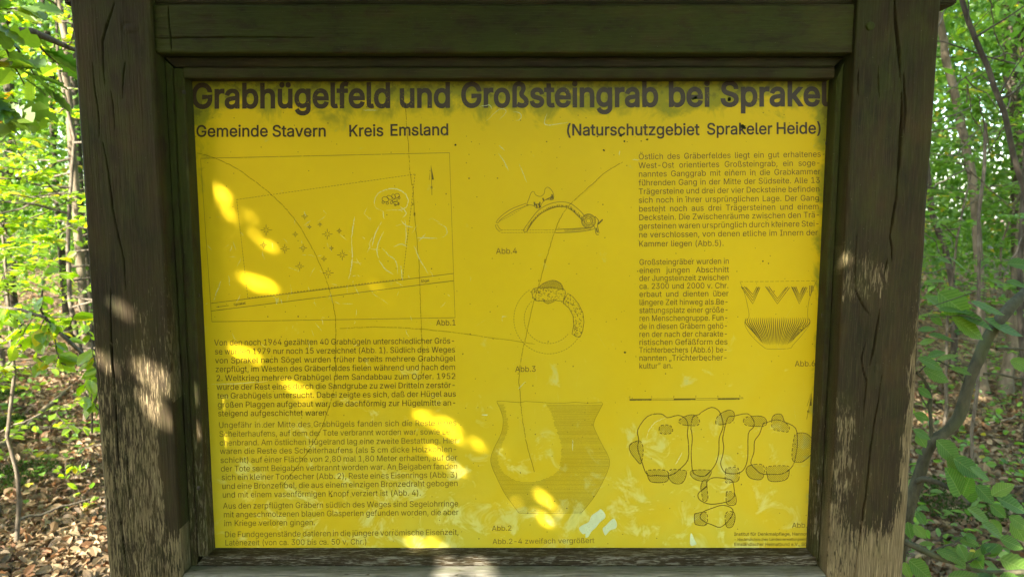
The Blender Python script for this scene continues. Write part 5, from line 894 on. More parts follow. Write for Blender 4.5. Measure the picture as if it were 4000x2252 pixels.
# roof: two slopes of boards, rafters, purlin end
ry, rz = .10, 2.62
def sloped(name, xa, xb, ya, za, yb, zb, th, seed):
    dy, dz = yb-ya, zb-za; L = math.hypot(dy, dz); ny, nz = -dz/L*th, dy/L*th
    if nz < 0: ny, nz = -ny, -nz
    V = np.array([(x, y, z) for x in (xa, xb) for y, z in ((ya, za), (yb, zb), (yb+ny, zb+nz), (ya+ny, za+nz))])
    F = np.array([(0, 1, 2, 3), (7, 6, 5, 4), (0, 4, 5, 1), (1, 5, 6, 2), (2, 6, 7, 3), (3, 7, 4, 0)])
    bm = bmesh.new(); vs = [bm.verts.new(v) for v in V]
    for f in F: bm.faces.new([vs[k] for k in f])
    bmesh.ops.recalc_face_normals(bm, faces=bm.faces); me = bpy.data.meshes.new(name); bm.to_mesh(me); bm.free()
    set_uv(me, np.stack([V[:, 1]+V[:, 2], V[:, 0]], 1)+seed); set_attr(me, 'wear', np.full(8, .15)); set_attr(me, 'moss', np.full(8, .4)); set_attr(me, 'grey', np.zeros(8))
    return link(name, me, WOOD, board)
sloped('roof_slope', -.98, .98, -.34, 2.16, ry, rz, .025, 1); sloped('roof_slope', -.98, .98, .54, 2.16, ry+.001, rz, .025, 2)
slab('purlin', -.84, .862, .018, .078, zpx(17, .018), zpx(17, .018)+.11, WOOD, board, 7, -.05, .3)
for x in (-.80, -.27, .27, .80): sloped('rafter', x-.03, x+.03, -.26, 2.17, ry-.01, rz-.065, .055, 3+x)

# yellow sheet with its print
px0, px1 = lbx1-.012, rbx0+.018; pz0, pz1 = bbz1-.012, tz0+.02
nx, nz = 60, 44
gx, gz = np.meshgrid(np.linspace(px0, px1, nx), np.linspace(pz0, pz1, nz))
V = np.stack([gx, np.full_like(gx, PY), gz], -1).reshape(-1, 3)
i = np.arange(nz-1)[:, None]*nx; j = np.arange(nx-1)[None]
F = np.stack([i+j, i+j+1, i+nx+j+1, i+nx+j], -1).reshape(-1, 4)
pme = npmesh('sheet', V, F, True); set_uv(pme, V[:, [0, 2]]-np.array([px0, pz0]))
top = sstep(.125, .0, tz0-V[:, 2])*.95+.1*sstep(.02, 0, tz0-V[:, 2]); left = sstep(.04, 0, V[:, 0]-lbx1)*sstep(zpx(1100), zpx(300), V[:, 2]); rgt = sstep(.03, 0, rbx0-V[:, 0])*(.35+.4*sstep(zpx(1500), zpx(300), V[:, 2]))
cor = .8*np.exp(-np.hypot(V[:, 0]-lbx1, V[:, 2]-bbz1)/.022)+.5*np.exp(-np.hypot(V[:, 0]-rbx0, V[:, 2]-bbz1)/.018)+.5*np.exp(-np.hypot(V[:, 0]-at(2370, 610, PY).x, V[:, 2]-at(2370, 610, PY).z)/.02)
set_attr(pme, 'mould', np.clip(top+left*.7+rgt+cor, 0, 1.3))
panel = link('yellow_sheet', pme, panel_material(), board)
solm = lambda n, c, r=.6: (lambda t: t.done(t.principled(c, r)))(NT(n))
build_print(panel, ink_material('headline_ink', (.040, .021, .008), .0), ink_material('text_ink', (.085, .055, .006), .1), ink_material('line_ink', (.14, .10, .010), .38), ink_material('faded_ink', (.17, .125, .014), .2), ink_material('pale_line_ink', (.22, .165, .012), .85, .3),
            ink_material('scratched_plastic', (.80, .82, .42), .75), ink_material('hairline_dirt', (.11, .08, .008), .9), solm('moss_specks', (.03, .035, .008), .9), ink_material('white_residue', (.66, .74, .46), .5, .25))
# ------------------------------------------------------------------ plants
def tube(paths, sides=7):
    """paths: list of (points, radii) -> V, F"""
    VV = []; FF = []; n0 = 0
    for pts, rad in paths:
        P = np.array([tuple(p) for p in pts], float); n = len(P); rad = np.broadcast_to(np.asarray(rad, float), (n,))
        T = np.gradient(P, axis=0); T /= np.linalg.norm(T, axis=1)[:, None]+1e-9
        ref = np.array([0, 0, 1.0]) if abs(T[0, 2]) < .9 else np.array([1.0, 0, 0])
        A = np.cross(T, ref); A /= np.linalg.norm(A, axis=1)[:, None]+1e-9; B = np.cross(T, A)
        ang = np.linspace(0, 2*math.pi, sides+1)[:-1]
        ring = P[:, None]+(A[:, None]*np.cos(ang)[None, :, None]+B[:, None]*np.sin(ang)[None, :, None])*rad[:, None, None]
        VV.append(ring.reshape(-1, 3))
        i = np.arange(n-1)[:, None]*sides; j = np.arange(sides)[None]; j2 = (j+1) % sides
        FF.append(np.stack([i+j, i+j2, i+sides+j2, i+sides+j], -1).reshape(-1, 4)+n0); n0 += n*sides
    return np.concatenate(VV), np.concatenate(FF)
LEAF = {  # outline half-widths along the leaf: (t, half width)
    'oval': [(0, 0), (.22, .20), (.5, .29), (.78, .19), (1, 0)],
    'toothed': [(0, 0), (.10, .17), (.16, .20), (.30, .33), (.33, .30), (.48, .35), (.51, .31), (.66, .29), (.69, .25), (.82, .17), (.86, .14), (1, 0)],
    'oak': [(0, 0), (.08, .06), (.20, .22), (.28, .12), (.40, .30), (.50, .16), (.62, .34), (.72, .20), (.84, .24), (.93, .14), (1, 0)],
    'diamond': [(0, 0), (.5, .34), (1, 0)]}
def leaves(pos, direc, normal, size, kind='oval', fold=.25, droop=.15):
    """one mesh array of folded leaves"""
    pos = np.asarray(pos, float); n = len(pos)
    d = np.asarray(direc, float); d = d/(np.linalg.norm(d, axis=1)[:, None]+1e-9)
    nn = np.asarray(normal, float); nn = nn-(nn*d).sum(1)[:, None]*d; nn /= np.linalg.norm(nn, axis=1)[:, None]+1e-9
    b = np.cross(d, nn); size = np.broadcast_to(size, (n,))[:, None]
    prof = LEAF[kind]; k = len(prof); V = []
    fo = np.asarray(fold*rng.uniform(.3, 1.6, (n, 1))); dr = droop*rng.uniform(-.5, 2, (n, 1))
    for t, w in prof[1:-1]:
        mid = pos+d*size*t-nn*size*dr*t*t
        V += [mid+b*size*w+nn*size*w*fo, mid, mid-b*size*w+nn*size*w*fo]
    V = [pos]+V+[pos+d*size-nn*size*dr]
    m = len(V); V = np.stack(V, 1).reshape(-1, 3)
    T = [(0, 1, 2), (0, 2, 3)]; Q = []
    for i in range(k-3):
        a = 1+3*i; Q += [(a, a+3, a+4, a+1), (a+1, a+4, a+5, a+2)]
    a = 1+3*(k-3); T += [(a, m-1, a+1), (a+1, m-1, a+2)]
    base = (np.arange(n)*m)[:, None, None]
    return V, (np.array(T)[None]+base).reshape(-1, 3), ((np.array(Q)[None]+base).reshape(-1, 4) if Q else None)
def leafmesh(name, pos, direc, normal, size, kind='oval', **k):
    V, T, Q = leaves(pos, direc, normal, size, kind, **k)
    me = npmesh(name, V, [T]+([Q] if Q is not None else []), False)
    if kind == 'toothed':
        pr = LEAF[kind]; uv = [(0, 0)]+[(t, sg*w) for t, w in pr[1:-1] for sg in (1, 0, -1)]+[(1, 0)]; set_uv(me, np.tile(np.array(uv), (len(V)//len(uv), 1)))
    return me
def unit(n):
    v = rng.normal(size=(n, 3)); return v/np.linalg.norm(v, axis=1)[:, None]
def along(path, n, r0=.25, r1=1.0):
    P = np.array([tuple(p) for p in path], float); s = np.concatenate([[0], np.cumsum(np.linalg.norm(np.diff(P, axis=0), axis=1))])
    t = rng.uniform(r0, r1, n)*s[-1]
    pos = np.stack([np.interp(t, s, P[:, k]) for k in range(3)], 1)
    T = np.gradient(P, axis=0); tan = np.stack([np.interp(t, s, T[:, k]) for k in range(3)], 1)
    return pos, tan/(np.linalg.norm(tan, axis=1)[:, None]+1e-9)
def sprout_leaves(twigs, per, size, flat=.35, r0=.15):
    """leaves set along twigs, lying in roughly horizontal sprays"""
    P = []; D = []; N = []
    for tw in twigs:
        p, t = along(tw, per, r0)
        side = np.cross(t, [0, 0, 1.0])+1e-6; side /= np.linalg.norm(side, axis=1)[:, None]
        sg = rng.choice([-1, 1], per)[:, None]
        d = t*.6+side*sg*.9+rng.normal(0, .25, (per, 3))+np.array([0, 0, -.1]); nrm = np.array([0, 0, 1.0])+rng.normal(0, flat, (per, 3))
        P.append(p); D.append(d); N.append(nrm)
    P = np.concatenate(P); return P, np.concatenate(D), np.concatenate(N), size*rng.uniform(.55, 1.2, len(P))
def wiggle(p0, p1, n, amp, sag=0.):
    p0 = np.array(p0, float); p1 = np.array(p1, float); t = np.linspace(0, 1, n)[:, None]
    L = np.linalg.norm(p1-p0); w = np.cumsum(rng.normal(0, amp*L/n**.5, (n, 3)), 0); w -= t*w[-1]; w -= (1-t)*w[0]
    return p0+(p1-p0)*t+w-np.array([0, 0, 1.0])*sag*L*(4*t*(1-t))

M_bark = bark_material('rough_grey_bark', (.028, .022, .015), (.085, .070, .050), 26)
M_barkpale = bark_material('pale_smooth_bark', (.075, .058, .036), (.19, .15, .10), 18)
M_barkgreen = bark_material('greenish_smooth_bark', (.032, .030, .017), (.075, .068, .040), 40, .6)
M_twig = bark_material('pale_twig_bark', (.06, .046, .03), (.17, .14, .10), 40)
M_dead = bark_material('dead_branch_bark', (.10, .07, .04), (.26, .20, .12), 30)
LF_bright = leaf_material('light_green_leaf', (.12, .22, .016), (.27, .38, .045), (.48, .40, .03), .06, .56, .32, .9)
LF_oak = leaf_material('oak_leaf', (.055, .12, .018), (.14, .21, .024), (.38, .22, .02), .035, .52, .38, .6)
LF_mid = leaf_material('mid_green_leaf', (.065, .15, .022), (.15, .26, .04), (.40, .34, .05), .03, .5, .40, .6)
LF_horn = leaf_material('hornbeam_leaf', (.044, .115, .016), (.105, .19, .028), None, 0, .48, .5, .35, veins=True)
LF_under = leaf_material('undergrowth_shade_leaf', (.034, .095, .013), (.125, .225, .032), (.34, .28, .04), .03, .45, .45, .4)  # leaf colour darkened to stand for deep shade in the wood
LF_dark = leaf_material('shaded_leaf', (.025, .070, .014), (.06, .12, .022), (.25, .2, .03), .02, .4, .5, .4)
LF_litter = leaf_material('dry_leaf', (.075, .048, .022), (.38, .27, .145), (.19, .09, .035), .16, .12, .6, .3, decay=True)
LF_moss = leaf_material('moss', (.018, .036, .006), (.04, .07, .010), None, 0, .3, .8, .2)

# ------------------------------------------------------------------ ground
gn = 150
def gheight(x, y):
    return (fbm(x*.35+40, y*.35+40, 3, 3)-.5)*.22*sstep(.8, 4, np.hypot(x, y)) + .35*sstep(9, 26, y)
xs = np.concatenate([-np.geomspace(60, 5, 25), np.linspace(-4.9, 4.9, 70), np.geomspace(5, 60, 25)])
ys = np.concatenate([-np.geomspace(60, 3, 20), np.linspace(-2.9, 9, 80), np.geomspace(9.1, 80, 30)])
gx, gy = np.meshgrid(xs, ys)
V = np.stack([gx, gy, gheight(gx, gy)-.01], -1).reshape(-1, 3); nx = len(xs)
i = np.arange(len(ys)-1)[:, None]*nx; j = np.arange(nx-1)[None]
g = link('forest_floor', npmesh('forest_floor', V, np.stack([i+j, i+j+1, i+nx+j+1, i+nx+j], -1).reshape(-1, 4), True), ground_material())
tag(g, 'leaf strewn woodland floor behind and around the board', None, None, 'structure'); g.name = 'ground'
# fallen leaves
def scatter(n, xr, yr, s0, s1):
    x = rng.uniform(*xr, n); y = rng.uniform(*yr, n)
    return np.stack([x, y, gheight(x, y)+rng.uniform(-.004, .028, n)], 1), rng.uniform(s0, s1, n)
pa, sa = scatter(34000, (-5, -.9), (1.0, 5.5), .024, .066); pb, sb = scatter(30000, (.9, 5.2), (1.0, 5.5), .026, .068)
pc, sc_ = scatter(22000, (-12, 12), (5.5, 14), .045, .09); pd, sd_ = scatter(2500, (-4, 4), (-4, 1), .05, .09)
p = np.concatenate([pa, pb, pc, pd]); s = np.concatenate([sa, sb, sc_, sd_]); n = len(p)
d = rng.normal(size=(n, 3)); d[:, 2] *= .45; nr = rng.normal(0, .55, (n, 3)); nr[:, 2] = 1
o = link('leaf_litter', leafmesh('leaf_litter', p, d, nr, s, 'oval', fold=.7, droop=.45), LF_litter)
tag(o, 'dry brown and tan fallen leaves covering the woodland floor', 'leaf litter', None, 'stuff')

def plant(name, label, cat, base, stems, twigs, bark, leafargs, leafmat, group=None, crown='foliage', stem='stem', sides=7, kind='oval'):
    t = empty(name, base); tag(t, label, cat, group)
    V, F = tube(stems, sides); link(stem, npmesh(stem, V, F, True), bark, t)
    if leafargs is not None: link(crown, leafmesh(crown, *leafargs, kind), leafmat, t)
    return t
def sapling(name, label, cat, x, y, h, spread, nb, per, size, bark, lmat, r=.012, kind='oval', lean=(0, 0), group=None, zmin=.15, flat=.4, sub=4):
    z0 = float(gheight(np.array(x), np.array(y))); base = (x, y, z0-.03)
    top = (x+lean[0], y+lean[1], z0+h); main = wiggle(base, top, 12, .05)
    stems = [(main, np.linspace(r, r*.25, 12))]; tw = []
    for k in range(nb):
        t = zmin+(1-zmin)*(k+.5)/nb; p0 = np.array([np.interp(t*11, range(12), main[:, q]) for q in range(3)])
        a = rng.uniform(0, 2*math.pi); L = spread*rng.uniform(.5, 1.1)*(1.15-.75*t)
        p1 = p0+np.array([math.cos(a)*L, math.sin(a)*L, L*rng.uniform(-.05, .45)]); br = wiggle(p0, p1, 8, .06, .04)
        stems.append((br, np.linspace(r*.4, r*.1, 8))); tw.append(br)
        for q in range(sub):
            t2 = rng.uniform(.25, .95); s0 = np.array([np.interp(t2*7, range(8), br[:, w]) for w in range(3)])
            a2 = a+rng.choice([-1, 1])*rng.uniform(.4, 1.1); l2 = L*rng.uniform(.25, .5)
            st = wiggle(s0, s0+np.array([math.cos(a2)*l2, math.sin(a2)*l2, l2*rng.uniform(-.25, .25)]), 5, .05)
            stems.append((st, np.linspace(r*.16, r*.06, 5))); tw.append(st)
    return plant(name, label, cat, base, stems, tw, bark, sprout_leaves(tw, per, size, flat), lmat, group, kind=kind, sides=5)

# ------------------------------------------------------------------ left side
sapling('buckthorn_bush', 'bright sunlit bush with small oval leaves just left of the board', 'bush', -2.75, 2.3, 2.6, 1.0, 30, 13, .056, M_twig, LF_bright, .014)
sapling('buckthorn_bush', 'leafy light green bush beside the pale trunk, left edge of the photo', 'bush', -3.55, 2.7, 3.2, 1.25, 34, 13, .058, M_twig, LF_bright, .016)
sapling('young_maple', 'tall pale green sapling behind the bushes left of the board', 'sapling', -3.3, 4.0, 4.2, 1.5, 36, 13, .07, M_twig, LF_bright, .022)
sapling('young_maple', 'broad sunlit sapling deep on the left, seen between trunk and post', 'sapling', -4.6, 5.0, 4.6, 1.8, 36, 13, .075, M_twig, LF_bright, .026)
sapling('young_maple', 'dense young tree closing the view far left', 'sapling', -5.9, 6.0, 5.0, 2.0, 30, 9, .09, M_twig, LF_mid, .026)
sapling('buckthorn_bush', 'dense bush of small glossy leaves close behind the left post', 'bush', -2.42, 1.95, 2.5, .62, 28, 12, .050, M_twig, LF_bright, .012, zmin=.36)
# oak bough with lobed leaves reaching into the upper left corner
tw = []; st = []
ob = [Vector((-4.2, -1.95, 2.95)), Vector((-3.4, -.7, 2.75)), Vector((-2.6, .5, 2.5)), at(-160, 20, 1.05), at(-40, 120, 1.12), at(128, 124, 1.2), at(200, 155, 1.25), at(280, 190, 1.32), at(420, 240, 1.4)]
st.append(([tuple(q) for q in ob], np.linspace(.03, .005, 9)))
for a, b, Y0, Y1 in (((-60, 60), (95, 330), 1.0, 1.2), ((20, 140), (190, 360), 1.15, 1.3), ((-120, 230), (120, 265), 1.0, 1.1), ((-120, 380), (150, 425), 1.0, 1.15), ((-100, 500), (110, 430), 1.1, 1.0), ((110, 130), (270, 290), 1.2, 1.45), ((-100, 40), (130, 30), .95, 1.0), ((-80, 300), (60, 480), .95, 1.0)):
    w = wiggle(at(*a, Y0), at(*b, Y1), 7, .04); tw.append(w); st.append((w, np.linspace(.005, .002, 7)))
plant('oak_bough', 'low oak bough with lobed leaves hanging into the upper left corner', 'branch', tuple(ob[0]), st, tw, M_twig, sprout_leaves(tw, 11, .115, .45, .05), LF_oak, kind='oak')
# slender foreground stem with big leaves at the middle left
st = []; tw = []
q2 = crop(0, 1200, 2.416)
for pts, Y, r in (([(-40, -10), (60, 5), (200, 20), (300, 60), (430, 95)], 1.25, .006), ([(480, 170), (620, 290), (740, 400), (900, 550)], 1.35, .007), ([(430, 95), (480, 170)], 1.3, .006), ([(740, -20), (800, 150), (860, 330), (900, 560)], 1.5, .005), ([(900, 560), (930, 760), (870, 1000), (868, 1190)], 1.4, .004), ([(780, 780), (860, 880), (930, 970)], 1.4, .004), ([(400, -160), (385, 20), (410, 70)], 1.3, .004)):
    w = [tuple(at(*q2(*p), Y)) for p in pts]; st.append((w, r)); tw.append(w)
e = at(*q2(930, 560), 1.38); st.append((wiggle(e, (e.x+.06, 1.42, -.04), 8, .02), .011))
for a, b in (((240, 130), (20, 330)), ((300, 110), (110, 400)), ((420, 110), (330, 320)), ((480, 170), (370, 420)), ((520, 300), (560, 520)), ((470, 480), (620, 540)), ((350, 470), (420, 520)), ((650, 200), (700, 60)), ((860, 330), (930, 620)), ((870, 640), (800, 760)), ((60, 5), (20, 110))):
    w = wiggle(at(*q2(*a), 1.28), at(*q2(*b), 1.25), 5, .04); tw.append(w); st.append((w, .0022))
plant('buckthorn_sapling', 'slender sapling with large drooping light green leaves, middle left of the photo', 'sapling', tuple(at(*q2(900, 560), 1.35)), st, tw, M_twig, sprout_leaves(tw, 8, .068, .6), LF_bright, kind='oval')

# trunks
def tree(name, label, pxpath, Y, wpx, bark, crown=None, up=6.0, cat='tree', down=True, limbs=(), bough=0):
    pts = [at(px, py, Y) for px, py in pxpath]; dep = (Y-CAM.y); r = wpx*dep/FPX/2
    t = empty(name, (pts[-1].x, pts[-1].y, 0)); tag(t, label, cat)
    d = (pts[0]-pts[1]).normalized(); d = Vector((d.x*.5, 0, max(.6, d.z))).normalized()
    path = [pts[0]+d*(up-k*up/4) for k in range(4)]+pts
    e = pts[-1]; gz = float(gheight(np.array(e.x), np.array(e.y)))
    if down and e.z > gz: path += [Vector((e.x+.02, e.y, (e.z+gz)/2)), Vector((e.x+.03, e.y, gz-.05))]
    path = np.array([tuple(p) for p in path]); m = len(path)
    # densify
    tt = np.linspace(0, m-1, 40); path = np.stack([np.interp(tt, range(m), path[:, k]) for k in range(3)], 1)
    path[:, :2] += np.stack([vnoise(tt*1.7, tt*0+Y), vnoise(tt*1.7, tt*0+Y+5)], 1)*r*.7
    rr = np.interp(path[:, 2], [0, .25, 2, up+2], [r*1.5, r*1.15, r, r*.45])
    paths = [(path, rr)]
    for pp, w in limbs: paths.append(([tuple(at(px, py, Y-.02)) for px, py in pp], np.linspace(w, w*.5, len(pp))*dep/FPX/2))
    topp = path[0]
    tw = []
    for k in range(bough):
        a = rng.uniform(0, 6.28); z = rng.uniform(.55, 1.0); p0 = path[int((1-z)*30)]
        tw.append(wiggle(p0, p0+np.array([math.cos(a)*1.6, math.sin(a)*1.6, rng.uniform(.1, 1.2)]), 8, .06)); paths.append((tw[-1], np.linspace(r*.35, r*.1, 8)))
    V, F = tube(paths, 10); link('trunk', npmesh('trunk', V, F, True), bark, t)
    if tw:
        n = crown
        P = []; 
        for w in tw:
            p, _ = along(w, n//len(tw), .2); P.append(p+rng.normal(0, .42, p.shape))
        P = np.concatenate(P); dd = rng.normal(size=P.shape); dd[:, 2] -= .3; nn = rng.normal(0, .6, P.shape); nn[:, 2] += 1
        link('crown', leafmesh('crown', P, dd, nn, rng.uniform(.06, .11, len(P)), 'diamond'), LF_mid, t)
    return t
tree('forest_tree', 'pale thin trunk in dappled sun between the left bushes and the post', [(228, 30), (240, 120), (255, 300), (268, 497), (283, 690), (292, 900)], 5.0, 30, M_barkpale, 3500, 6, bough=12)
tree('forest_tree', 'dark trunk standing behind the pale one at the upper left', [(262, 20), (272, 150), (285, 420), (300, 800)], 6.5, 36, M_bark, 4000, 6, bough=12)
tree('forest_tree', 'brown leaning trunk with a side limb at the top left', [(150, -20), (166, 60), (178, 110), (190, 260), (200, 600)], 7.5, 26, M_bark, 4000, 6, bough=12, limbs=[([(178, 95), (130, 80), (95, 58), (60, 40)], 26)])
tree('forest_tree', 'grey trunk at the far left edge behind the bushes', [(20, 300), (14, 520), (18, 800), (20, 1100)], 7.0, 40, M_bark, 4000, 6, bough=12)
# right side trunks
tree('forest_tree', 'pale sunlit trunk just right of the board post', [(3660, 40), (3676, 130), (3695, 225), (3712, 300), (3730, 390), (3747, 470), (3775, 590), (3800, 720), (3815, 900), (3828, 1150), (3832, 1500)], 4.6, 32, M_barkpale, 4500, 6, bough=14)
cr = crop(3560, 0, 2.416)
tree('forest_tree', 'dark slender leaning trunk with forking twigs, upper right', [(3752, -30), (3783, 91), (3812, 157), (3858, 257), (3895, 372), (3924, 455), (3953, 596), (3985, 700), (4030, 850), (4060, 1100)], 2.0, 21, M_bark, 1500, 4, bough=6,
     limbs=[(cr.l([(610, 350), (750, 260), (900, 170), (1080, 50)]), 9), (cr.l([(840, 880), (930, 720), (1080, 490)]), 7), (cr.l([(850, 930), (960, 880), (1080, 790)]), 9), (cr.l([(540, 180), (542, 60), (530, -40)]), 6), (cr.l([(590, 260), (680, 160), (780, 60)]), 4)])
tree('forest_tree', 'thick mossy trunk behind the twigs at the right edge', [(3930, -20), (3945, 150), (3955, 350), (3962, 600), (3975, 850), (3985, 1150)], 7.0, 52, M_bark, 5000, 6, bough=14)
tree('forest_tree', 'grey trunk leaning out of the top right corner', [(3970, 40), (3990, 120), (4010, 260), (4040, 600), (4060, 1100)], 6.0, 34, M_bark, 3500, 6, bough=12)
tree('forest_tree', 'short forked trunk low behind the curved sapling on the right', [(3640, 830), (3660, 900), (3690, 960), (3712, 1060), (3728, 1180)], 5.5, 22, M_bark, 800, 3, bough=4)
tree('forest_tree', 'brown trunk standing on the litter behind the curved sapling', [(3965, 1200), (3950, 1300), (3945, 1420), (3925, 1520), (3922, 1600)], 4.6, 44, M_barkpale, 2500, 5, bough=8)
tree('forest_tree', 'thin dark stem between curved sapling and right edge', [(3985, 1000), (3980, 1180), (3995, 1400), (4010, 1560)], 3.4, 20, M_bark, 1000, 4, bough=6)

# curved hornbeam sapling in the right foreground
c5 = crop(3500, 1600, 2.224); c6 = crop(3560, 1000, 2.416); Yh = .95
main = [at(*c6(1180, 250), Yh+.1), at(*c6(1063, 350), Yh+.06), at(*c6(930, 480), Yh+.03), at(*c6(800, 640), Yh), at(*c6(700, 800), Yh), at(*c6(640, 960), Yh), at(*c6(560, 1120), Yh), at(*c5(560, 60), Yh), at(*c5(470, 160), Yh), at(*c5(390, 225), Yh), at(*c5(315, 270), Yh), at(*c5(250, 400), Yh), at(*c5(195, 600), Yh), at(*c5(110, 830), Yh)]
e = main[-1]; main += [Vector((e.x-.03, Yh, e.z*.55)), Vector((e.x-.02, Yh, -.05))]
dep = Yh-CAM.y; ru = lambda w: w*dep/FPX/2
main = [main[0]+Vector((.5, .15, .6))]+main
mp = np.array([tuple(q) for q in main]); tt = np.linspace(0, len(mp)-1, 60); mp = np.stack([np.interp(tt, range(len(mp)), mp[:, k]) for k in range(3)], 1)
for _ in range(2): mp[1:-1] = (mp[:-2]+2*mp[1:-1]+mp[2:])/4
st = [(mp, np.interp(np.linspace(0, 1, 60), [0, .25, .5, .65, 1], [ru(38), ru(44), ru(46), ru(44), ru(52)])*(1+.06*np.sin(np.linspace(0, 40, 60))))]; tw = []
def limb(f, pts, w0, w1, Ya=None, Yb=None):
    Ya = Yh if Ya is None else Ya; Yb = Ya if Yb is None else Yb
    pts = smooth(pts, 4); q = [tuple(at(*f(*p), Ya+(Yb-Ya)*k/(len(pts)-1))) for k, p in enumerate(pts)]; st.append((q, np.linspace(ru(w0), ru(w1), len(q)))); tw.append(q); return q
limb(c6, [(180, 1420), (175, 1290), (120, 1170), (50, 1100)], 14, 11); limb(c5, [(310, 250), (305, 180), (300, 60), (285, -60)], 15, 13)
limb(c5, [(165, 640), (230, 600), (320, 615), (430, 660), (560, 745), (640, 820)], 26, 12, Yh, .8)
limb(c6, [(800, 875), (900, 872), (1080, 880)], 13, 9); limb(c6, [(680, 1112), (800, 1112), (1000, 1150), (1120, 1170)], 10, 7); limb(c6, [(490, 1180), (420, 1080), (300, 1010), (235, 985), (150, 1020), (75, 1090)], 8, 5)
limb(c6, [(75, 1280), (110, 1360), (170, 1450)], 8, 6); limb(c6, [(660, 610), (500, 560), (300, 570), (100, 570)], 5, 3, Yh-.1); limb(c6, [(600, 340), (450, 385), (150, 490)], 5, 3, Yh-.1)
hm = leafmat = LF_horn
P = []; D = []; N = []; S = []
view = lambda q: (CAM-q).normalized()
def big_leaf(f, base, tip, Y, up=.6, s=None):
    a = at(*f(*base), Y); b = at(*f(*tip), Y-.02); P.append(tuple(a)); D.append(tuple(b-a)); S.append((b-a).length)
    v = view(a); nrm = Vector((v.x*(1-up), v.y*(1-up), v.z*(1-up)+up)); nrm += Vector(rng.normal(0, .15, 3)); N.append(tuple(nrm))
for b, t, u in (((250, 340), (530, 540), .3), ((540, 540), (300, 530), .8), ((690, 590), (990, 740), .75), ((560, 430), (830, 545), .8), ((420, 545), (740, 650), .6), ((380, 570), (640, 750), .55), ((900, 70), (1130, 80), .6), ((120, 370), (280, 470), .7), ((60, 700), (210, 680), .8), ((160, 740), (380, 780), .7), ((80, 830), (200, 790), .8), ((150, 950), (300, 910), .7), ((60, 960), (280, 1040), .6), ((110, 1060), (330, 1160), .4), ((60, 1240), (180, 1320), .3),
                ((240, 980), (420, 920), .8), ((370, 1060), (540, 1110), .7), ((930, 980), (1120, 1060), .7), ((180, 560), (280, 640), .5), ((1040, 100), (1180, 200), .5), ((350, 0), (500, 130), .7), ((240, 10), (360, 60), .8), ((130, 240), (310, 240), .8), ((280, 270), (450, 320), .75), ((740, 230), (860, 260), .8), ((890, 240), (1060, 270), .8)):
    big_leaf(c6, b, t, Yh-.08+rng.uniform(-.06, .1), u)
for b, t, u in (((350, 260), (520, 430), .4), ((470, 390), (530, 540), .5), ((500, 420), (700, 560), .7), ((640, 490), (790, 600), .7), ((560, 740), (470, 540), .3), ((580, 740), (640, 590), .3), ((580, 790), (690, 680), .4), ((690, 650), (830, 790), .5), ((830, 740), (990, 650), .5), ((870, 760), (1110, 860), .5), ((820, 820), (940, 920), .3), ((620, 850), (800, 970), .6), ((740, 980), (920, 1100), .5), ((820, 950), (910, 1060), .3), ((980, 920), (1130, 1020), .4), ((1000, 960), (1120, 1120), .3), ((900, 1110), (1080, 1190), .5), ((900, 1290), (1160, 1400), .15),
                ((560, 1060), (690, 1190), .6), ((600, 1070), (690, 1110), .7), ((540, 1160), (600, 1280), .5), ((450, 1450), (690, 1420), .8), ((70, 1320), (120, 1450), .3), ((110, 1300), (290, 1450), .4), ((180, 880), (250, 980), .4), ((200, 830), (280, 870), .5), ((100, 970), (130, 1100), .4), ((150, 1000), (250, 1100), .4), ((200, 1160), (320, 1160), .7), ((150, 170), (280, 240), .35), ((180, 200), (250, 310), .4), ((160, 30), (270, 80), .3), ((170, 340), (220, 380), .5), ((760, 1310), (880, 1370), .7)):
    big_leaf(c5, b, t, Yh-.12+rng.uniform(-.12, .1), u)
t = empty('hornbeam_sapling', (float(mp[-1][0]), Yh, 0)); tag(t, 'curved greenish hornbeam sapling with large toothed leaves right of the board', 'sapling')
V, F = tube(st, 10); link('stem', npmesh('stem', V, F, True), M_barkgreen, t)
link('foliage', leafmesh('foliage', P, D, N, np.array(S)*1.18, 'toothed', fold=.16, droop=.08), LF_horn, t)
# low stick with leaves at the lower right
st = []; w = [tuple(at(*c5(*p), .75)) for p in smooth([(60, 1140), (180, 1190), (300, 1250), (430, 1300), (560, 1330), (760, 1405), (900, 1412), (1150, 1400)], 4)]
st.append((w, np.linspace(ru(26), ru(18), len(w)))); tw = [wiggle(at(*c5(590, 1335), .75), at(*c5(820, 1240), .7), 5, .03), wiggle(at(*c5(300, 1230), .75), at(*c5(560, 1120), .8), 5, .03), wiggle(at(*c5(760, 1400), .75), at(*c5(930, 1480), .7), 5, .03)]
for q in tw: st.append((q, .003))
plant('hazel_shoot', 'grey stick with a few leaves lying low at the bottom right corner', 'branch', w[0], st, tw, M_barkgreen, sprout_leaves(tw, 7, .075, .5), LF_horn, kind='toothed', sides=8)

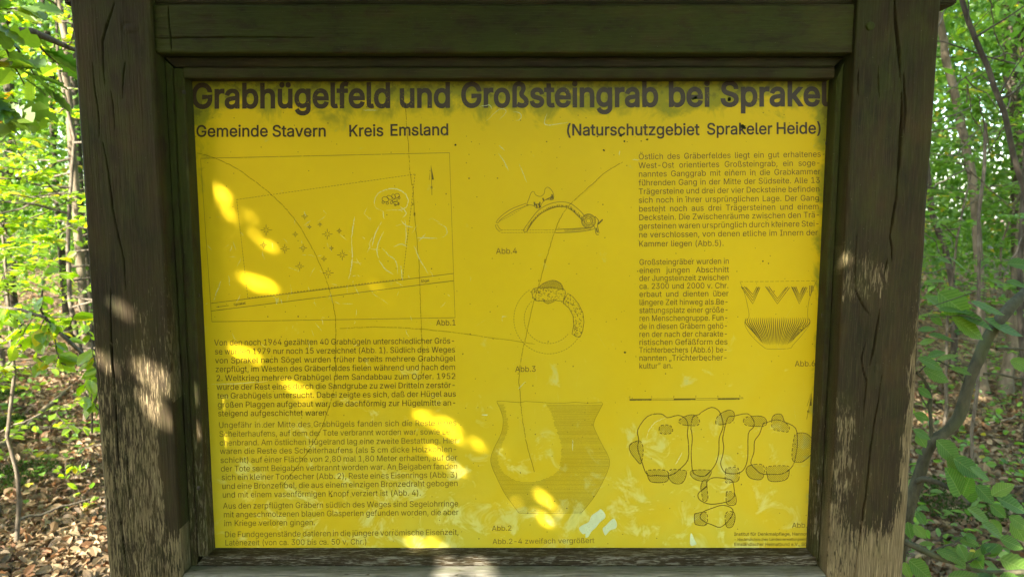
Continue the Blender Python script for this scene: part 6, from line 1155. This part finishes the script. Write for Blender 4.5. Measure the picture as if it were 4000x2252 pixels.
# understorey right
for k, (lab, x, y, h, sp, m, nb, sz) in enumerate((('leafy shrub in green shade right behind the pale trunk', 3.3, 3.9, 2.6, 1.1, LF_mid, 22, .065), ('thin leaved sapling beyond the dark leaning trunk', 3.9, 3.4, 3.4, 1.1, LF_mid, 20, .06), ('tall green sapling behind the thick mossy trunk', 5.4, 6.2, 4.6, 1.8, LF_mid, 30, .08), ('bright green sapling in the gap right of the post', 4.0, 6.0, 4.4, 1.6, LF_bright, 28, .075),
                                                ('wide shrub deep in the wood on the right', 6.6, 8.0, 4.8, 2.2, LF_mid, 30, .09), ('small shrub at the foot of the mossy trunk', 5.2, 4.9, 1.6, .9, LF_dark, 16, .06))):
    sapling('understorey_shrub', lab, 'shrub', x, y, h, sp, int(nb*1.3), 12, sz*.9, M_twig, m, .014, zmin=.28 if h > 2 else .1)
# bare pale twigs criss-crossing on the right
st = []
for a, b, Y in (((3640, 480), (3800, 410), 2.2), ((3700, 360), (3880, 230), 2.4), ((3770, 300), (3910, 440), 2.4), ((3880, 225), (3990, 228), 2.2), ((3645, 735), (3790, 655), 2.0), ((3790, 670), (3960, 820), 2.1), ((3778, 330), (3800, 460), 2.6), ((3800, 460), (3870, 570), 2.6), ((3930, 480), (3860, 600), 2.3), ((3920, 1080), (3990, 930), 2.5), ((3862, -20), (3885, 130), 2.3), ((3885, 130), (3925, 230), 2.3), ((3740, 600), (3850, 480), 2.5), ((3820, 380), (3840, 460), 2.2), ((3840, 460), (3870, 600), 2.2), ((3840, 300), (3935, 420), 2.5), ((3600, 900), (3680, 1000), 2.6), ((3660, 110), (3720, -20), 2.0), ((3920, 300), (3960, 410), 2.2), ((3930, 430), (3990, 300), 2.7)):
    st.append((wiggle(at(*a, Y), at(*b, Y+.15), 8, .05, -.03), np.linspace(ru(8), ru(5), 8)*1.1))
plant('dead_sapling', 'bare pale twigs of a dead sapling criss-crossing right of the post', 'sapling', (float(at(3860, 900, 2.4).x), 2.4, 0), st+[(wiggle(at(3850, 480, 2.4), (at(3860, 900, 2.4).x, 2.4, -.03), 10, .03), .009)], None, M_twig, None, None)

# fallen wood on the left
for lab, pts, w in (('mossy broken branch slanting across the litter, lower left', [(-60, 1740), (30, 1705), (112, 1639), (195, 1568), (248, 1519), (345, 1455)], 20), ('short yellowish stick lying left of the post foot', [(130, 1655), (230, 1645), (300, 1646), (380, 1668)], 12)):
    q = []
    for k, p in enumerate(pts):
        g0 = ground_at(*p, .03); q.append((g0.x, g0.y, float(gheight(np.array(g0.x), np.array(g0.y)))+.03+.02*math.sin(k)))
    q = np.array(q); tt = np.linspace(0, len(q)-1, 24); q = np.stack([np.interp(tt, range(len(q)), q[:, k]) for k in range(3)], 1); q[:, 2] += rng.normal(0, .006, 24)
    V, F = tube([(q, np.linspace(w, w*.75, 24)*(np.linalg.norm(q[:1]-np.array(CAM)))/FPX/2)], 8)
    tag(link('fallen_branch', npmesh('fallen_branch', V, F, True), M_dead), lab, 'branch', 'branches lying on the leaf litter')
for lab, a, L, ang in (('thin curled twig on the sunlit litter near the left post', (330, 1720), .35, .4), ('straight pale twig in the bottom left corner', (60, 2010), .5, .9), ('dark twig across the litter at bottom right', (3900, 1880), .5, -.3), ('long thin stick on the far litter, right side', (3850, 1640), .9, .1)):
    g0 = ground_at(*a, .03); p0 = np.array((g0.x, g0.y, float(gheight(np.array(g0.x), np.array(g0.y)))+.035))
    V, F = tube([(wiggle(p0, p0+np.array([math.cos(ang)*L, math.sin(ang)*L, .01]), 10, .06), np.linspace(.008, .004, 10))], 6)
    tag(link('fallen_twig', npmesh('fallen_twig', V, F, True), M_twig), lab, 'twig', 'branches lying on the leaf litter')
# seedlings and low plants
seeds = [('pair of bright seedlings below the fallen branch', 115, 1670, .09, LF_bright), ('seedling with four glossy leaves beside the left post', 235, 1720, .09, LF_bright), ('round leaved seedling in the lower left', 160, 1770, .10, LF_bright), ('small yellow green seedling at the left edge', 30, 1790, .10, LF_bright), ('tall seedling in sun near the left post foot', 285, 1870, .14, LF_bright),
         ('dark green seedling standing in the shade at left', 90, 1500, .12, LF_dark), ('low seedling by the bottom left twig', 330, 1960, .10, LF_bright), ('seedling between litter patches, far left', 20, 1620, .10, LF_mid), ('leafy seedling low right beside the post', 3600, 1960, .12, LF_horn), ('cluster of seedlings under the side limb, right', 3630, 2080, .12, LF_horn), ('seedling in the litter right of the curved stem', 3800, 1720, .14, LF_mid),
         ('green seedling near the right edge on sunny litter', 3930, 1680, .14, LF_mid), ('seedling behind the low stick', 3740, 2050, .12, LF_horn), ('spreading seedling at the right edge of the litter', 3960, 1850, .14, LF_mid), ('small seedling in front of brown trunk', 3870, 1640, .12, LF_mid)]
for lab, px, py, h, m in seeds:
    g0 = ground_at(px, py, 0); z0 = float(gheight(np.array(g0.x), np.array(g0.y))); st = []; tw = []
    for k in range(rng.integers(2, 4)):
        a = rng.uniform(0, 6.28); q = wiggle((g0.x+rng.uniform(-.06, .06), g0.y+rng.uniform(-.06, .06), z0-.01), (g0.x+math.cos(a)*.08, g0.y+math.sin(a)*.08, z0+h*rng.uniform(.7, 1.3)), 5, .05); st.append((q, .0018)); tw.append(q)
    plant('seedling', lab, 'seedling', (g0.x, g0.y, z0), st, tw, M_twig, sprout_leaves(tw, 5, .06, .35, .5), m, 'seedlings in the leaf litter', sides=5)
# moss
P = []
for px, py, r in ((10, 1550, .16), (15, 1650, .12), (40, 1850, .22), (3700, 1960, .25)):
    g0 = ground_at(px, py, 0); k = 1100; a = rng.uniform(0, 6.28, k); rr = r*np.sqrt(rng.random(k)); P.append(np.stack([g0.x+rr*np.cos(a), g0.y+rr*np.sin(a)*1.4, np.zeros(k)], 1))
P = np.concatenate(P); P[:, 2] = gheight(P[:, 0], P[:, 1])+.02+rng.uniform(0, .03, len(P))
d = rng.normal(0, .6, P.shape); d[:, 2] = 1
tag(link('moss_cover', leafmesh('moss_cover', P, d, unit(len(P)), rng.uniform(.010, .026, len(P)), 'diamond'), LF_moss), 'cushions of green moss on the woodland floor', 'moss', None, 'stuff')

c = np.concatenate([np.stack([rng.uniform(1.6, 5.6, 190), rng.uniform(1.2, 6.0, 190)], 1), np.stack([rng.uniform(-5.0, -2.0, 45), rng.uniform(1.6, 5.5, 45)], 1)])
p = np.repeat(c, 14, 0)+rng.normal(0, .09, (len(c)*14, 2)); p = np.concatenate([p, (gheight(p[:, 0], p[:, 1])+rng.uniform(.03, .30, len(p)))[:, None]], 1)
d = rng.normal(size=p.shape); d[:, 2] *= .3; nn = rng.normal(0, .4, p.shape); nn[:, 2] += 1
tag(link('ground_cover', leafmesh('ground_cover', p, d, nn, rng.uniform(.03, .065, len(p)), 'oval'), LF_mid), 'low green plants growing up through the fallen leaves', 'ground cover', None, 'stuff')
# undergrowth and the wood beyond
def wedge(n, y0, y1, z0, z1, zp=.8, f0=.42):
    y = rng.uniform(y0, y1, n); x = (y+1.4)*rng.uniform(f0, 1.0, n)*rng.choice([-1, 1], n)
    return np.stack([x, y, z0+(z1-z0)*rng.random(n)**zp], 1)
def mass(name, c, per, rad, size, mat, lab, cat):
    n = len(c); p = np.repeat(c, per, 0)+rng.normal(0, 1, (n*per, 3))*np.array([rad, rad, rad*.55]); p = p[p[:, 2] > .05]
    k = len(p); d = rng.normal(size=(k, 3)); d[:, 2] -= .3; nn = rng.normal(0, .6, (k, 3)); nn[:, 2] += 1
    return tag(link(name, leafmesh(name, p, d, nn, rng.uniform(size*.6, size*1.2, k), 'diamond'), mat), lab, cat, None, 'stuff')
mass('undergrowth', np.concatenate([wedge(700, 6.0, 9.5, .9, 5.5, 1.0), wedge(900, 9, 15, .3, 8, .9), wedge(900, 7.5, 15, .2, 7, .9, 0)*np.array([.5, 1, 1])]), 80, .45, .085, LF_under, 'mass of green undergrowth filling the wood behind the board', 'undergrowth')
c = np.stack([rng.uniform(-38, 38, 1500), rng.uniform(15, 30, 1500), .3+14*rng.random(1500)**.8], 1)
# the wood goes on round the right and behind the photographer, open towards the sun
az = rng.uniform(math.radians(-95), math.radians(35), 480); rad = rng.uniform(7, 15, 480)
back = np.stack([rad*np.cos(az), rad*np.sin(az), .3+8.5*rng.random(480)], 1)
az = rng.uniform(math.radians(-185), math.radians(-92), 650); rad = rng.uniform(8, 14, 650); low = np.stack([rad*np.cos(az), rad*np.sin(az), .2+4.2*rng.random(650)], 1)
mass('distant_woodland', np.concatenate([c, back, low, wedge(700, 14, 24, .2, 9, 1.0), wedge(900, 14, 24, .2, 9, 1.0, 0)*np.array([.5, 1, 1])]), 70, .9, .19, LF_under, 'far leafy wood closing the view behind everything', 'woodland')

# unseen oak at the left, its crown shaped to shade and fleck the board
sun_s = np.array(SUN_DIR)
def sliver(f, x0, y0, x1, y1, w):
    d = np.array((x1-x0, y1-y0), float); L = np.hypot(*d); d /= L; nn = np.array((-d[1], d[0])); t = np.linspace(0, 1, 7)
    up = [np.array((x0, y0))+d*L*q+nn*w*.5*(4*q*(1-q))**.7*rng.uniform(.7, 1.3) for q in t]; dn = [np.array((x0, y0))+d*L*q-nn*w*.5*(4*q*(1-q))**.7*rng.uniform(.7, 1.3) for q in t[::-1][1:-1]]
    return [f(*p) for p in up+dn]
slim = lambda q, k: (*q[:4], q[4]*k)
patches = [sliver(f, *slim(q, k)) for f, k, L in ((Mc, .80, ((203, 330, 285, 445, 46), (205, 425, 350, 612, 44), (385, 515, 470, 580, 44), (415, 635, 640, 820, 58), (360, 1020, 645, 1122, 64), (1425, 1125, 1565, 1238, 24))),
           (Tc, .74, ((1310, 530, 1500, 640, 40), (1380, 530, 1700, 740, 62), (1480, 620, 1690, 755, 40), (1390, 735, 1560, 850, 36), (1490, 825, 1685, 968, 46), (140, 118, 385, 230, 44), (450, 345, 720, 430, 30), (580, 450, 750, 535, 26), (1275, 1305, 1405, 1405, 52), (1395, 1315, 1535, 1405, 38), (200, 1045, 310, 1150, 30))),
           (Vc, .95, ((0, 488, 68, 542, 32), (150, 518, 255, 602, 24), (420, 820, 605, 998, 34), (410, 982, 585, 1098, 38), (265, 898, 355, 946, 18)))) for q in L]
woodp = [sliver(c2, *q) for q in ((670, 370, 870, 520, 105), (700, 520, 890, 710, 66), (545, 50, 670, 155, 46), (480, 320, 580, 420, 46))]+[sliver(lambda x, y: (x, y), *q) for q in ((1640, 2160, 1780, 2252, 60), (1760, 2175, 1930, 2252, 50), (3265, 1035, 3335, 965, 22))]
targets = [([(lambda v: (v.x, v.z))(at(*p, PY)) for p in poly], PY) for poly in patches]+[([(lambda v: (v.x, v.z))(at(*p, 0)) for p in poly], 0.0) for poly in woodp]
def widen(poly, m=.002):
    a = np.array(poly); c = a.mean(0); d = a-c; L = np.hypot(d[:, 0], d[:, 1])[:, None]; return [tuple(q) for q in c+d*(1+m/np.maximum(L, .004))]
targets = [(widen(p), Y) for p, Y in targets]
def shadow_on(P, Y):
    t = (Y-P[:, 1])/sun_s[1]; return P[:, 0]+sun_s[0]*t, P[:, 2]+sun_s[2]*t
def shade_layer(n, rx, rz, s0, s1, spots=None):
    if spots is None: lx = rng.uniform(*rx, n); lz = rng.uniform(*rz, n)
    else:
        k = rng.integers(0, len(spots), n); lx = spots[k, 0]+rng.normal(0, .035, n); lz = spots[k, 1]+rng.normal(0, .03, n)
    dist = rng.uniform(2.65, 2.95, n)                    # leaf screen hangs above and behind where one stands to read
    P = np.stack([lx, np.full(n, .04), lz], 1)-sun_s[None]*dist[:, None]
    D = rng.normal(size=(n, 3)); N = -sun_s[None]+rng.normal(0, .45, (n, 3)); S = rng.uniform(s0, s1, n)
    Dn = D/np.linalg.norm(D, axis=1)[:, None]; nn = N-(N*Dn).sum(1)[:, None]*Dn; nn /= np.linalg.norm(nn, axis=1)[:, None]; bb = np.cross(Dn, nn)
    keep = np.ones(n, bool)
    for f, w in [(f, w) for f in np.linspace(0, 1, 7) for w in (-.3, -.15, 0, .15, .3) if abs(w) <= .04+.75*min(f, 1-f)]:
        Q = P+Dn*S[:, None]*f+bb*S[:, None]*w
        for poly, Y in targets:
            sx, sz = shadow_on(Q, Y); keep &= ~in_poly(sx, sz, poly)
    if spots is not None: keep |= rng.random(n) < .006
    return P[keep], D[keep], N[keep], S[keep]
spots = np.array([q for poly, Y in targets for q in poly])
def fine_layer(n):                                       # tiny leaves added to half fill the gaps and soften the sun flecks
    k = rng.integers(0, len(spots), n); T = np.stack([spots[k, 0]+rng.normal(0, .016, n), np.full(n, .04), spots[k, 1]+rng.normal(0, .014, n)], 1)
    return T-sun_s[None]*rng.uniform(2.65, 2.9, n)[:, None], rng.normal(size=(n, 3)), -sun_s[None]+rng.normal(0, .5, (n, 3)), rng.uniform(.009, .018, n)
spots = np.array([q for poly, Y in targets[:len(patches)] for q in poly]+[tuple(np.array(poly).mean(0)) for poly, Y in targets[:len(patches)] for _ in range(4)])
Lf = fine_layer(700); spots = np.array([q for poly, Y in targets for q in poly])
Ls = [Lf, shade_layer(22000, (-1.05, 1.15), (.70, 2.15), .045, .085), shade_layer(26000, None, None, .014, .030, spots)]
k = 9000; lx = rng.uniform(-1.9, 1.7, k); lz = rng.uniform(-1.9, .62, k)      # unseen boughs added to keep the ground in front of the board in shade
dd = (rng.uniform(2.7, 3.3, k)-lz)/-sun_s[2]
Ls.append((np.stack([lx, np.full(k, .04), lz], 1)-sun_s[None]*dd[:, None], rng.normal(size=(k, 3)), -sun_s[None]+rng.normal(0, .5, (k, 3)), rng.uniform(.08, .14, k)))
P, D, N, S = [np.concatenate([l[k] for l in Ls]) for k in range(4)]
a0, b0 = shadow_on(P, .04); edge = np.maximum(np.abs(a0)-.90, b0-1.98)+.16*(fbm(a0*6, b0*6+30, 4)-.5)        # ragged outline to the leaf screen
m = edge < .09; P, D, N, S = P[m], D[m], N[m], S[m]
print('shade leaves', len(P))
# higher boughs added to block sky light and shade the right background
k = 36000
cc = np.array([(-2.4, -1.6, 5.6), (-1.4, -1.4, 5.4), (-.6, -1.0, 5.8), (.3, -1.4, 6.0), (-1.8, -.6, 6.6), (-.4, -.4, 6.8), (.9, -.6, 6.4), (-1.2, -2.0, 6.6), (.6, -2.6, 5.4), (1.8, -2.2, 5.8), (-.4, -3.0, 6.0), (1.2, -3.6, 6.2), (2.6, -1.4, 6.4), (.2, -2.0, 5.2), (2.2, -3.2, 6.8), (-1.6, -3.4, 7.2), (-2.5, -3.1, 6.4), (-2.6, -3.2, 8.2), (-3.7, -4.4, 8.4), (-1.5, -2.4, 5.3), (-3.2, -3.0, 6.9), (-.8, -3.8, 6.6), (-3.4, -2.4, 6.2), (.4, -1.6, 3.5), (1.3, -1.4, 3.7), (2.2, -1.6, 3.9), (1.0, -2.4, 4.0), (2.0, -2.8, 4.2), (0, -2.6, 4.2), (3.0, -2.2, 4.4), (.8, -3.4, 4.0)])
pick = rng.integers(0, len(cc), k); P2 = cc[pick]+rng.normal(0, 1, (k, 3))*np.array([.75, .7, .45])
P = np.concatenate([P, P2]); D = np.concatenate([D, rng.normal(size=(k, 3))]); N = np.concatenate([N, np.array([0, 0, 1.0])+rng.normal(0, .6, (k, 3))]); S = np.concatenate([S, rng.uniform(.08, .13, k)])
t = empty('oak_tree', (-4.3, -2.0, 0)); tag(t, 'large unseen oak beside the path, its crown shaped to shade the board', 'tree')
root = np.array((-4.3, -2.0, -.05)); tr = [(wiggle(root, root+np.array((.3, .1, 6.5)), 14, .02), np.linspace(.26, .10, 14))]
for q in list(cc)+[(-1.9, -1.5, 3.3), (-.9, -1.7, 3.45)]:
    p0 = tr[0][0][int(np.clip(q[2]*.9/6.5*13, 10, 13))]; tr.append((wiggle(p0, q, 10, .04), np.linspace(.06, .012, 10)))
V, F = tube(tr, 10); link('trunk', npmesh('trunk', V, F, True), M_bark, t)
link('crown', leafmesh('crown', P, D, N, S, 'oval', fold=.15, droop=.1), LF_oak, t)
